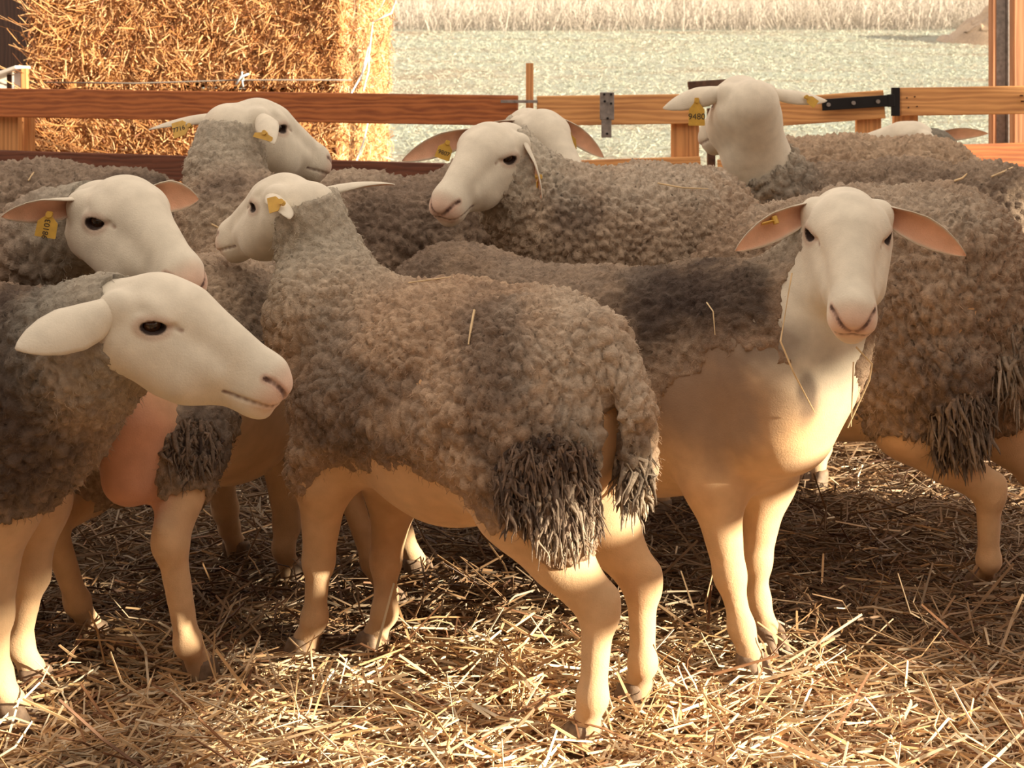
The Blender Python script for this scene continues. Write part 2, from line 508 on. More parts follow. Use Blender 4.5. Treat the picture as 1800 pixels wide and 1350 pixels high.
def eye_axes(q):
    """centre of the ball, outward axis, long axis, short axis in the head's own frame"""
    ed = nrm((.52, q * .84, .12)); a = np.array((math.cos(.58), 0, math.sin(.58))); a = nrm(a - ed * (a @ ed))
    return np.array((.005, q * .0465, .004)), ed, a, np.cross(ed, a)

def add_head(f, O, R, s, carve=True):
    W = lambda v: O + s * (R @ np.asarray(v, float))
    E = lambda c, r, k, sub=False, RR=None: f.ell(W(c), np.asarray(r) * s, R if RR is None else R @ RR, k * s, sub)
    C = lambda a, b_, ra, rb, k, sub=False, flat=None: f.cone(W(a), W(b_), ra * s, rb * s, k * s, sub, flat)
    E((-.008, 0, .000), (.060, .061, .055), .03)
    E((.020, 0, .026), (.058, .046, .034), .02)
    for q in (-1, 1):
        E((.000, q * .043, .021), (.030, .021, .016), .012)
    C((.03, 0, .026), (.168, 0, .044), .043, .028, .02)
    for q in (-1, 1):
        C((-.01, q * .030, -.046), (.085, q * .024, -.030), .045, .036, .03)
        E((-.045, q * .055, -.012), (.022, .020, .022), .02)
        C((.035, q * .034, -.012), (.12, q * .026, .008), .024, .016, .025)         # cheek ridge
    C((.06, 0, -.045), (.165, 0, .004), .035, .022, .03)
    E((.170, 0, .027), (.037, .036, .043), .02)
    for q in (-1, 1):
        E((.186, q * .0165, .030), (.022, .019, .022), .010)
    E((.190, 0, .047), (.018, .022, .016), .010)
    E((.178, 0, .004), (.031, .028, .020), .008)
    for q in (-1, 1):
        if not carve: continue
        k = 0 if q < 0 else 1
        for L, rr, kk in ((NOSTRIL[k], (.0018, .0020, .0024, .0028, .0032, .0032, .0026, .0014), .003), (MOUTH[k], (.0020, .0024, .0026, .0026, .0026, .0024, .0022, .0018, .0012), .004), (TEAR[k], (.0036, .0024, .001), .006)):
            for m in range(len(L) - 1): C(L[m], L[m + 1], rr[m], rr[m + 1], kk, True)
        c, ed, la, sa = eye_axes(q)
        RR = np.stack([la, ed, sa], 1)
        E(c + ed * .0065 + sa * 0, (.025, .0125, .0185), .010, False, RR)
        E(c + ed * .0075 + np.array((0, 0, .011)), (.024, .012, .007), .006, False, RR)
        E(c + ed * .0175, (.0165, .0150, .0088), .003, True, RR)
    if carve: C((.2085, 0, .041), (.2115, 0, .030), .0018, .0014, .004, True)

# creases of the face, laid onto the surface of the head
_hf = Field(); add_head(_hf, np.zeros(3), np.eye(3), 1.0, False)
def on_face(pts, n=0):
    p = np.array(pts, float)
    if n:
        t = np.linspace(0, len(p) - 1, n); p = np.stack([np.interp(t, np.arange(len(p)), p[:, a]) for a in range(3)], 1)
    for _ in range(8):
        d = _hf.at(p)
        g = np.stack([(_hf.at(p + e) - d) / 1e-4 for e in np.eye(3) * 1e-4], 1)
        p = p - g * (d / (np.einsum('ij,ij->i', g, g) + 1e-9))[:, None]
    return p
NOSTRIL = [on_face([(.209, q * .005, .040), (.200, q * .016, .048), (.186, q * .026, .052), (.174, q * .031, .050)], 8) for q in (-1, 1)]
MOUTH = [on_face([(.214, q * .002, .029), (.202, q * .022, .025), (.190, q * .034, .018), (.168, q * .042, .006), (.146, q * .043, -.006)], 9) for q in (-1, 1)]
TEAR = []
for q in (-1, 1):
    c_, e_, l_, s_ = eye_axes(q)
    TEAR.append(on_face([c_ + e_ * .015 + l_ * .016, c_ + e_ * .014 + l_ * .028, c_ + e_ * .010 + l_ * .046 - np.array((0, 0, .006))]))

def seg_dist(p, a, b):
    a, b = np.asarray(a), np.asarray(b); ab = b - a
    t = np.clip(((p - a) @ ab) / (ab @ ab), 0, 1)
    return np.linalg.norm(p - a - t[:, None] * ab, axis=1)

def sstep(a, b, x):
    t = np.clip((x - a) / (b - a), 0, 1); return t * t * (3 - 2 * t)

def mixc(c, d, w): return c + (np.asarray(d) - c) * w[:, None]

def skin_colors(V, O, R, s, sp):
    h = ((V - O) @ R) / s
    dh = np.linalg.norm(h - np.array((.06, 0, 0)), axis=1)
    n1 = fbm(V * 9, 5, 3); n2 = fbm(V * 40, 9, 2)
    c = np.tile(BELLYC, (len(V), 1))
    c = mixc(c, LEGC, sstep(.50, .36, V[:, 2]))
    c = mixc(c, sp.get('headc', HEADC), sstep(.30, .17, dh))
    c = c * (1 + .07 * n1 + .03 * n2)[:, None]
    # worn brown hair on the knees and shanks
    low = sstep(.45, .3, V[:, 2])
    c = mixc(c, (.42, .23, .12), low * sstep(.05, .5, n1 + .3 * n2) * .35)
    c = mixc(c, (.30, .19, .11), sstep(.07, .0, V[:, 2]) * .6)
    near = dh < .25
    hn = h[near]; cn = c[near]
    cn = mixc(cn, PINK, sstep(.165, .205, hn[:, 0]) * sstep(-.01, .03, hn[:, 2]) * .8)
    for q in (0, 1):
        pd = lambda L: np.min([seg_dist(hn, L[m], L[m + 1]) for m in range(len(L) - 1)], axis=0)
        nd, md, td = pd(NOSTRIL[q]), pd(MOUTH[q]), pd(TEAR[q])
        cn = mixc(cn, (.50, .27, .19), sstep(.010, .005, nd) * .5)
        cn = mixc(cn, (.075, .035, .027), sstep(.0044, .0028, nd) * (.95 - .45 * sstep(.020, .008, np.abs(hn[:, 1]))))
        cn = mixc(cn, (.13, .06, .045), sstep(.0042, .0016, md) * .9)
        cn = mixc(cn, (.24, .12, .08), sstep(.0046, .0014, td) * .75)
    for q in (-1, 1):
        ec, ed, la, sa = eye_axes(q)
        e = hn - (ec + ed * .0165)
        ex, ey, ez = e @ la, e @ ed, e @ sa
        cn = mixc(cn, (.42, .25, .17), sstep(1.7, 1.1, np.sqrt((ex / .020) ** 2 + (ey / .02) ** 2 + (ez / .013) ** 2)) * .5)
        cn = mixc(cn, DARK, sstep(1.18, 1.0, np.sqrt((ex / .0170) ** 2 + (ey / .016) ** 2 + (ez / .0098) ** 2)))
    c[near] = cn
    return np.clip(c, 0.005, .95)

def ear_geo(base, e, o, L, s, bend=.15, wide=1.0):
    wide *= .74
    e = nrm(e); o = nrm(o - e * (o @ e)); cdir = np.cross(o, e)
    nu, nv = 22, 11
    us = np.linspace(0, 1, nu); vs = np.linspace(-1, 1, nv)
    wv = np.interp(us, [0, .1, .25, .45, .65, .82, .94, 1], [.016, .021, .029, .034, .030, .0205, .010, .0015]) * s * wide
    cu = np.interp(us, [0, .2, .5, .8, 1], [1.5, 1.25, .75, .5, .35])
    inn = np.zeros((nu, nv, 3)); out = inn.copy()
    for i, u in enumerate(us):
        p = base + e * L * u - UP * bend * L * u * u
        for j, v in enumerate(vs):
            ang = v * cu[i]
            rad = wv[i] / max(math.sin(min(cu[i], 1.5)), .3)
            q = p + cdir * rad * math.sin(ang) + o * (rad * (1 - math.cos(ang)) - .3 * wv[i])
            nn = nrm(o * math.cos(ang) - cdir * math.sin(ang))
            t = s * (.0045 * (1 - .75 * v * v) + .0008) * (1 - .6 * u)
            inn[i, j] = q; out[i, j] = q - nn * t
    V = np.concatenate([inn.reshape(-1, 3), out.reshape(-1, 3)])
    F = []
    k = nu * nv
    for i in range(nu - 1):
        for j in range(nv - 1):
            a = i * nv + j
            F.append((a, a + nv, a + nv + 1, a + 1)); F.append((k + a, k + a + 1, k + a + nv + 1, k + a + nv))
        a = i * nv; F.append((a, k + a, k + a + nv, a + nv))
        a = i * nv + nv - 1; F.append((a, a + nv, k + a + nv, k + a))
    for j in range(nv - 1):
        a = (nu - 1) * nv + j; F.append((a, k + a, k + a + 1, a + 1))
    vv = np.tile(vs, nu); uu = np.repeat(us, nv)
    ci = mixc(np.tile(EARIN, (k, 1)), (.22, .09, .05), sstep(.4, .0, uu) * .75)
    ci = mixc(ci, HEADC * .95, sstep(.72, 1.0, np.abs(vv)) * sstep(.05, .3, uu))
    ci = ci * (1 + .12 * fbm(inn.reshape(-1, 3) * 60, 4, 2))[:, None]
    co = np.tile(HEADC * 1.0, (k, 1))
    return V, np.array(F), np.concatenate([ci, co])

def axis_pts(lo, hi, flo, fhi, coarse, fine):
    pts = [lo]
    x = lo
    while x < hi:
        x += fine if (flo - fine <= x < fhi) else coarse
        if pts[-1] < flo < x - 1e-6 and x > flo: x = max(flo, pts[-1] + 1e-4)
        pts.append(x)
    return np.array(pts)

def hoof_geo(c, fwd):
    """two claws"""
    fwd = nrm(np.array((fwd[0], fwd[1], 0))); sdv = np.array((-fwd[1], fwd[0], 0))
    V, F = [], []
    n = 12
    for q in (-1, 1):
        b0 = len(V)
        for (z, rl, rw, off) in ((.052, .017, .0125, -.006), (.045, .024, .0155, -.002), (.02, .030, .0165, .005), (0., .035, .017, .011), (-.002, .030, .014, .011)):
            for k in range(n):
                a = 2 * math.pi * k / n
                ca, sa = math.cos(a), math.sin(a)
                rr = rl * (1.15 if ca > 0 else .85)
                V.append(c + fwd * (off + rr * ca) + sdv * (q * .0155 + rw * sa * (1 - .25 * max(ca, 0))) + UP * z)
        for i in range(4):
            for k in range(n):
                k2 = (k + 1) % n
                F.append((b0 + i * n + k, b0 + (i + 1) * n + k, b0 + (i + 1) * n + k2, b0 + i * n + k2))
        for ring, rev in ((0, False), (4, True)):
            for k in range(0, n // 2 - 1):
                f_ = (b0 + ring * n + k, b0 + ring * n + k + 1, b0 + ring * n + n - 2 - k, b0 + ring * n + n - 1 - k)
                F.append(f_ if not rev else f_[::-1])
    return np.array(V), np.array(F)

def add_fuzz(parent, B, V, Nn, C, count, length, rad, rg, down=.35):
    count = int(count * .45); length *= .8
    idx = rg.integers(0, len(V), count)
    p = V[idx]; n = Nn[idx] + rg.normal(size=(count, 3)) * .45 - UP * down
    n /= np.linalg.norm(n, axis=1, keepdims=True)
    L = length * rg.uniform(.5, 1.4, (count, 1))
    k = 4
    pts = np.zeros((count, k, 3), np.float32)
    for i in range(k):
        t = i / (k - 1)
        pts[:, i] = p - Nn[idx] * .003 + n * L * t - UP * L * down * t * t * .8 + rg.normal(size=(count, 3)) * (.0014 * (i > 0))
    cd = bpy.data.hair_curves.new('wool_fibres')
    cd.add_curves([k] * count)
    cd.attributes['position'].data.foreach_set('vector', (pts - B).ravel().astype(np.float32))
    ra = cd.attributes.get('radius') or cd.attributes.new('radius', 'FLOAT', 'POINT')
    ra.data.foreach_set('value', np.tile(np.linspace(rad, rad * .35, k), count).astype(np.float32))
    ca = cd.attributes.new('col', 'FLOAT_COLOR', 'CURVE')
    c4 = np.ones((count, 4), np.float32); c4[:, :3] = np.clip(C[idx] * rg.uniform(.75, 1.25, (count, 1)), 0, .85)
    ca.data.foreach_set('color', c4.ravel())
    cd.materials.append(M_FUZZ)
    ob = link(bpy.data.objects.new('wool_fibres', cd), parent)
    return ob

def make_tag(parent, B, pos, down, face, w=.036, h=.044, text=None, tsize=.018, rot=False, color=M_TAG):
    """flap ear tag: a tapered plate hung from a button"""
    down = nrm(down); face = nrm(face - down * (face @ down)); x = np.cross(face, down)
    mb = MB()
    pr = [(-.25, .0), (.25, 0.), (.32, .18), (.95, .42), (1., .98), (.9, 1.0), (-.9, 1.0), (-1., .98), (-.95, .42), (-.32, .18)]
    n = len(pr)
    for t in (-.0009, .0009):
        for (a, b_) in pr: mb.V.append(tuple(pos - B + x * (a * w / 2) + down * (b_ * h) + face * t))
    mb.F.append(tuple(range(n))[::-1]); mb.F.append(tuple(range(n, 2 * n)))
    for k in range(n): mb.F.append((k, (k + 1) % n, n + (k + 1) % n, n + k))
    t = mb.build('ear_tag', color, parent)
    b2 = MB(); c = pos - B + down * h * .12
    b2.tube([c - face * .008, c + face * .006], .0055, 10)
    b2.build('tag_button', color, t)
    if text:
        cu = bpy.data.curves.new('tag_number', 'FONT'); cu.body = text; cu.size = tsize; cu.extrude = .0004
        cu.align_x = 'CENTER'; cu.align_y = 'CENTER'
        tmp = link(bpy.data.objects.new('tmp_text', cu))
        me = bpy.data.meshes.new_from_object(tmp.evaluated_get(bpy.context.evaluated_depsgraph_get()))
        bpy.data.objects.remove(tmp); me.name = 'tag_number'; me.materials.clear(); me.materials.append(M_INK)
        ob = link(bpy.data.objects.new('tag_number', me), t)
        X, Y = (-x, -down)
        X = np.cross(Y, face)
        if rot: X, Y = Y, -X
        M = Matrix(((X[0], Y[0], face[0], 0), (X[1], Y[1], face[1], 0), (X[2], Y[2], face[2], 0), (0, 0, 0, 1)))
        q = pos - B + down * h * .68 + face * .0014
        M.translation = Vector(q)
        ob.matrix_basis = M
    return t

def make_sheep(sp):
    rg = np.random.default_rng(sp['seed'])
    S, H = np.asarray(sp['S']), np.asarray(sp['H'])
    rs, rm, rh = sp.get('r', (.165, .195, .165))
    f = S - H; f[2] = 0; f = nrm(f); l = np.array((-f[1], f[0], 0.))
    M = np.asarray(sp.get('M', (S + H) / 2 - UP * .01))
    S, H, M = (a - UP * sp.get('low', .022) for a in (S, H, M))
    w = sp.get('wool', .022)
    O = np.asarray(sp['O']); R = head_frame(*sp['rot']); hs = sp.get('hs', 1.0)
    B = np.array(((S + H)[0] / 2, (S + H)[1] / 2, 0.))
    fld, wl = Field(), Field()
    up = UP * sp.get('wup', .03)
    wr = w - .016 - max(0, sp.get('wup', .03) - .03) * .8 + sp.get('thick', 0)
    # trunk
    fld.cone(S, M, rs, rm, .06); fld.cone(M, H, rm, rh, .06)
    for e in sp.get('extra', []): fld.cone(*e)
    fld.cone(S + f * .07 - UP * .03, S + f * .05 - UP * .10, rs * .72, rs * .6, .06)      # brisket
    fld.ell(H - f * .02 + UP * .02, (.16, rh * .95, rh * .9), np.stack([f, l, UP], 1), .06)
    wl.cone(S + up, M + up, rs + wr, rm + wr, .05); wl.cone(M + up, H + up, rm + wr, rh + wr, .05)
    wl.cone(S + f * .06 + up * .6, S + f * .06 - UP * .06, rs * .78 + wr, rs * .6 + wr, .06)
    wl.ell(H - f * .02 + UP * .02 + up, (.16 + wr, rh * .95 + wr, rh * .9 + wr), np.stack([f, l, UP], 1), .05)
    # neck
    N1 = O + hs * (R @ np.array((-.056, 0, -.058)))
    npts = [np.asarray(p) for p in sp.get('neck', [S + f * .10 + UP * .09])]
    nr = sp.get('nr', [.125] * len(npts))
    chain = npts + [N1]; rad = list(nr) + [.060 * hs]
    ctr = [S + UP * .05] + chain; crad = [rs * sp.get('n0', .7)] + rad
    for i in range(len(ctr) - 1):
        fld.cone(ctr[i], ctr[i + 1], crad[i], crad[i + 1], .05 if i < len(ctr) - 2 else .03)
    nf = sp.get('neckwool', .75)
    for i in range(len(ctr) - 1):
        a, b_, ra, rb = ctr[i], ctr[i + 1], crad[i], crad[i + 1]
        if i > sp.get('nseg', len(ctr) - 2): break
        if i == sp.get('nseg', len(ctr) - 2):
            b_ = a + (b_ - a) * nf; rb = ra + (rb - ra) * nf
            wl.cone(a, b_, ra + wr, rb + sp.get('neckend', -.004), .05)
        else:
            wl.cone(a, b_, ra + wr, rb + wr * .9, .05)
    # legs
    hoofs = []
    ls = sp.get('ls', .90); tr = sp.get('tr', 1.0)
    for lg in sp['legs']:
        sd_ = l * lg['s']; F0 = np.array(lg['foot'], float); F0[2] = -.010
        ff = nrm(np.array((*lg['fwd'], 0.))) if 'fwd' in lg else f
        if lg['t'] == 'F':
            top = S + sd_ * .085 - UP * .03 - f * .01
            elb = np.asarray(lg.get('elbow', S + sd_ * .09 - UP * .19 - f * .03))
            kn = np.asarray(lg.get('knee', elb * .42 + F0 * .58 + ff * .012 + UP * .0))
            fet = np.asarray(lg.get('fet', F0 + UP * .085 - ff * .012 + (kn - F0) * .03))
            fld.cone(top, elb, .10, .062 * ls, .05)
            fld.cone(elb, kn, .054 * ls, .030 * ls, .035, False)
            fld.ell(kn, (.031 * ls, .030 * ls, .038 * ls), np.stack([ff, np.cross(UP, ff), UP], 1), .015)
            fld.cone(kn, fet, .026 * ls, .022 * ls, .015)
            k = lg.get('wl', .7); wl.cone(top, top + (elb - top) * k, .10 + wr + .004, .10 + (.062 * ls - .10) * k + w * .55, .04)
        else:
            hip = H + sd_ * .075 - UP * .02
            sti = np.asarray(lg.get('stifle', H + sd_ * .11 + f * .10 - UP * .20))
            hk = np.asarray(lg.get('hock', F0 + UP * .27 - ff * .10))
            fet = np.asarray(lg.get('fet', F0 + UP * .09 - ff * .02 + (hk - F0) * .04))
            hr = lg.get('hr', .135 * tr); fld.cone(hip, sti, hr, .085 * ls * tr, .06)
            fld.cone(hip - f * .07 - UP * .02, (sti + hk) / 2, .10 * tr, .050 * ls * tr, .05)
            fld.cone(sti, hk, .074 * ls * tr, .033 * ls, .03)
            fld.ell(hk - ff * .004, (.034 * ls, .027 * ls, .036 * ls), np.stack([ff, np.cross(UP, ff), UP], 1), .018)
            fld.cone(hk - ff * .02 + UP * .03, hk + (sti - hk) * .35 - ff * .012, .014, .018, .03)
            fld.cone(hk, fet, .029 * ls, .023 * ls, .015)
            k = lg.get('wl', .8)
            wl.cone(hip, hip + (sti - hip) * k, hr + wr + .006, hr + (.085 * ls * tr - hr) * k + w * .75, .04)
            wl.cone(hip - f * .07 - UP * .02, hip - f * .07 - UP * .02 + ((sti + hk) / 2 - hip + f * .07 + UP * .02) * k * .9, .10 * tr + wr + .006, .10 * tr + (.05 * ls * tr - .10 * tr) * k * .9 + w * .75, .04)
        fld.ell(fet, (.028 * ls, .026 * ls, .030 * ls), np.stack([ff, np.cross(UP, ff), UP], 1), .015)
        hc = F0 + ff * .012
        fld.cone(fet, hc + UP * .045, .022 * ls, .024 * ls, .012)
        fld.cone(hc + UP * .045, hc + ff * .006 + UP * .015, .024 * ls, .026 * ls, .01)
        hoofs.append((hc + ff * .004, ff))
    for t in sp.get('tail', []):
        wl.cone(*t)
    for e in sp.get('wextra', []): wl.cone(*e)
    add_head(fld, O, R, hs)
    # body mesh: grid aligned with the head's heading, fine around the head
    ps = math.radians(sp['rot'][0])
    G = np.array(((math.cos(ps), math.sin(ps), 0), (-math.sin(ps), math.cos(ps), 0), (0, 0, 1.)))
    pts = [S, H, O, O + R[:, 0] * .2 * hs] + [np.array((*lg['foot'][:2], 0.)) for lg in sp['legs']] + chain
    pts = np.array([G @ p for p in pts])
    lo, hi = pts.min(0) - .27, pts.max(0) + .27
    lo[2] = max(lo[2], -.02)
    hl = np.array([[a, b_, c_] for a in (-.085, .222) for b_ in (-.085, .085) for c_ in (-.10, .09)]) * hs
    hp = (O + hl @ R.T) @ G.T
    flo, fhi = hp.min(0), hp.max(0)
    co, fi = sp.get('res', (.009, .003)); co /= Q; fi /= Q
    V, F = fld.mesh(G, *[axis_pts(lo[a], hi[a], flo[a], fhi[a], co, fi) for a in range(3)])
    Cc = skin_colors(V, O, R, hs, sp)
    for fn in sp.get('skinpaint', []): Cc = fn(V, Cc)
    # ears
    Vs, Fs, Cs = [V], [F], [Cc]
    off = len(V); earinfo = {}
    for q, nm in ((1, 'L'), (-1, 'R')):
        base = O + hs * (R @ np.array((-.047, q * .061, -.010)))
        hf = nrm(np.array((R[0, 0], R[1, 0], 0.)))
        e_d = R[:, 1] * q * 1.0 - hf * .22 - UP * sp.get('droop', .22)
        o_d = hf * 1.0 - UP * .35
        d = sp.get('ear' + nm, {})
        L = .145 * hs * d.get('len', 1.0)
        if 'tip' in d: e_d = np.asarray(d['tip']) - base; L = np.linalg.norm(e_d) if d.get('fit', True) else L
        if 'dir' in d: e_d = np.asarray(d['dir'], float)
        if 'open' in d: o_d = np.asarray(d['open'], float)
        ev, ef, ec = ear_geo(base, e_d, o_d, L, hs, d.get('bend', .08), d.get('wide', 1.0))
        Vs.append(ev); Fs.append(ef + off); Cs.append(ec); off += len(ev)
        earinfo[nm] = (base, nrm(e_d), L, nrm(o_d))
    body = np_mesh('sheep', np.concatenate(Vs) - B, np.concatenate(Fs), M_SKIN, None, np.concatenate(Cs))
    body.location = B
    tag(body, sp['label'], 'sheep', 'flock of white faced sheep in the straw pen')
    # eyes
    for q in (-1, 1):
        ec, ed, la, sa = eye_axes(q)
        c = O + hs * (R @ ec) - B; RE = R @ np.stack([la, ed, sa], 1)
        nu, nv = 20, 14; r = .0160 * hs
        vv, ff_ = [], []
        for i in range(nv + 1):
            th = math.pi * i / nv
            for j in range(nu):
                a = 2 * math.pi * j / nu
                vv.append((math.sin(th) * math.cos(a), math.cos(th), math.sin(th) * math.sin(a)))
        for i in range(nv):
            for j in range(nu):
                ff_.append((i * nu + j, i * nu + (j + 1) % nu, (i + 1) * nu + (j + 1) % nu, (i + 1) * nu + j))
        vv = np.array(vv)
        e = vv.copy(); dd = np.sqrt((e[:, 0] / .36) ** 2 + (e[:, 2] / .2) ** 2)
        cc = np.tile(np.array((.07, .032, .014)), (len(vv), 1))
        rr = np.sqrt(e[:, 0] ** 2 + e[:, 2] ** 2)
        cc = mixc(cc, (.012, .008, .008), sstep(.62, .75, rr)); cc = mixc(cc, (.004, .004, .005), sstep(1.2, .9, dd))
        np_mesh('eye', c + (vv * r) @ RE.T, np.array(ff_), M_EYE, body, cc)
    for (hc, ff) in hoofs:
        hv, hf_ = hoof_geo(hc, ff)
        np_mesh('hoof', hv - B, hf_, M_HOOF, body, np.tile(np.array((.22, .15, .10)), (len(hv), 1)))
    # fleece
    G2 = np.stack([f, l, UP]); res = sp.get('wres', .006) / Q
    pts = [p for p in (S, H, M, *ctr)] + [t[1] for t in sp.get('tail', [])]
    for lg in sp['legs']: pts.append(np.asarray(lg.get('stifle', S - UP * .2)))
    pts = np.array([G2 @ p for p in pts]); lo, hi = pts.min(0) - .25, pts.max(0) + .25
    V, F = wl.mesh(G2, *[np.arange(lo[a], hi[a], res) for a in range(3)])
    Nn = vnormals(V, F)
    th = fld.at(V)
    bare = np.zeros(len(V)); edge = bare.copy()
    for (pc, pr_) in sp.get('bare', []):
        q = np.linalg.norm((V - np.asarray(pc)) / np.asarray(pr_), axis=1) + .22 * fbm(V * 16, 61, 3) + .05 * vnoise(V * 90, 62)
        bare = np.maximum(bare, sstep(1.06, .94, q)); edge = np.maximum(edge, sstep(1.45, 1.0, q))
    V = V + Nn * (np.where(th > -.013, np.maximum(0, .009 - .008 * edge - th), 0) * (1 - bare) - np.maximum(0, th - .002) * .8 * edge * (1 - bare) - (np.maximum(th, 0) + .03) * bare)[:, None]
    Nn = vnormals(V, F)
    cs = sp.get('curl', .015)
    loc = (V @ G2.T) * np.array((1 / cs, 1 / cs, sp.get('vert', .62) / cs))
    loc = loc + np.stack([fbm(loc * .35 + 7 * a, 21 + a, 2) for a in range(3)], 1) * .9
    d1, d2 = worley(loc, sp['seed'])
    dn = np.linalg.norm(V - N1, axis=1); calm = sstep(.03, .16, dn)
    f1, f2 = worley(loc * np.array((2.1, 2.1, 1.5)) + 3.3, sp['seed'] + 50)
    big = fbm(V * 14, sp['seed'] + 1, 3); mid = fbm(V * 45, sp['seed'] + 2, 2)
    disp = sp.get('amp', 1.15) * cs * (.62 * np.clip(d2 - d1, 0, .8) ** .55 - .38 * d1 * d1 - .06 + .16 * np.clip(f2 - f1, 0, .8) - .10 * f1 * f1) * (.25 + .75 * calm) * (1 - .6 * edge) + (sp.get('lump', .007) * big + .004 * mid) * calm
    V2 = V + Nn * disp[:, None]
    base = np.asarray(sp.get('wc', (.40, .315, .235)))
    t = np.asarray(sp.get('wtip', (.50, .41, .32)))
    c = np.tile(base, (len(V), 1))
    c = mixc(c, t, np.clip(.5 + .5 * fbm(V * 22, sp['seed'] + 3, 3) + .4 * big, 0, 1))
    for (pc, pr_, col, st) in sp.get('patch', []):
        if not hasattr(pr_, '__len__'): pr_ = (pr_,) * 3
        q = np.linalg.norm((V - np.asarray(pc)) / (1.18 * np.asarray(pr_)), axis=1)
        q = q + .75 * fbm(V * 16, sp['seed'] + 4, 4) + .15 * mid
        c = mixc(c, col, sstep(1.35, .35, q) * st)
    c = mixc(c, sp.get('edgec', (.40, .27, .18)), edge * .6)
    c = c * (1 + .10 * vnoise(V * 260, 3))[:, None]
    # wool whitens towards the head
    c = mixc(c, HEADC * sp.get('neckc', .8), sstep(sp.get('necklen', .22), .06, dn) * .85)
    c = np.clip(c, .01, .9)
    Nf = vnormals(V2, F)
    VV, FF, CC = [V2], [F], [c]
    # hanging matted locks
    for (pc, pr_, cnt, ln, cA, cB) in sp.get('locks', []):
        q = np.linalg.norm((V2 - np.asarray(pc)) / np.asarray(pr_), axis=1)
        cand = np.nonzero(q < 1)[0]
        if not len(cand): continue
        ii = rg.choice(cand, cnt)
        p = V2[ii]; n = Nf[ii]
        L = ln * rg.uniform(.35, 1.25, (cnt, 1)); r0 = .0016 + .0046 * rg.uniform(0, 1, (cnt, 1)) ** 2
        d = n * .20 - UP * .95 + rg.normal(size=(cnt, 3)) * .22
        d /= np.linalg.norm(d, axis=1, keepdims=True)
        s1 = np.cross(d, rg.normal(size=(cnt, 3))); s1 /= np.linalg.norm(s1, axis=1, keepdims=True); s2 = np.cross(d, s1)
        rings = []
        wob = rg.normal(size=(cnt, 3)) * .004
        for j, (tt, rr) in enumerate(((-.1, .8), (.25, 1.), (.55, .8), (.8, .55), (1., .12))):
            cc0 = p + d * L * tt + wob * math.sin(tt * 5) - UP * L * .25 * tt * tt
            rings.append(np.stack([cc0 + r0 * rr * (math.cos(a) * s1 + math.sin(a) * s2) for a in np.arange(5) * 2 * math.pi / 5], 1))
        rv = np.stack(rings, 1)                                           # cnt,5,5,3
        o0 = sum(len(a) for a in VV)
        b0 = o0 + (np.arange(cnt) * 25)[:, None]
        for j in range(4):
            for k in range(5):
                k2 = (k + 1) % 5
                FF.append(b0 + np.array((j * 5 + k, j * 5 + k2, j * 5 + 5 + k2, j * 5 + 5 + k))[None])
        VV.append(rv.reshape(-1, 3))
        m = rg.uniform(0, 1, (cnt, 1)) ** .8
        cl = np.asarray(cA) + (np.asarray(cB) - np.asarray(cA)) * m
        CC.append(np.repeat(cl * rg.uniform(.8, 1.15, (cnt, 1)), 25, axis=0))
    fl_ = np_mesh('fleece', np.concatenate(VV) - B, np.concatenate(FF), M_WOOL, body, np.concatenate(CC))
    nfz = int(sp.get('fuzz', 16000) * Q)
    if nfz: add_fuzz(fl_, B, V2, Nf, c, nfz, sp.get('flen', .012), sp.get('frad', .0006), rg)
    # tags
    for tg in sp.get('tags', []):
        base_, e_d, L, o_d = earinfo[tg['ear']]
        pos = base_ + e_d * L * tg.get('at', .45) + np.asarray(tg.get('off', (0, 0, 0)))
        make_tag(body, B, pos, np.asarray(tg.get('down', (0, 0, -1.)), float), np.asarray(tg.get('face', (0, -1., 0)), float),
                 tg.get('w', .036), tg.get('h', .046), tg.get('text'), tg.get('size', .018), tg.get('rot', False))
    return body, B

def FT(px, py):
    """a foot on the ground seen at this pixel"""
    d = FPX * CAMH / (py - HOR)
    return np.array(((px - 900.0) * d / FPX, d, 0.))

GREY, DK, BLK = (.30, .235, .18), (.13, .095, .075), (.055, .038, .032)
TAN, PALE = (.46, .36, .26), (.58, .49, .38)
SHEEP = {}

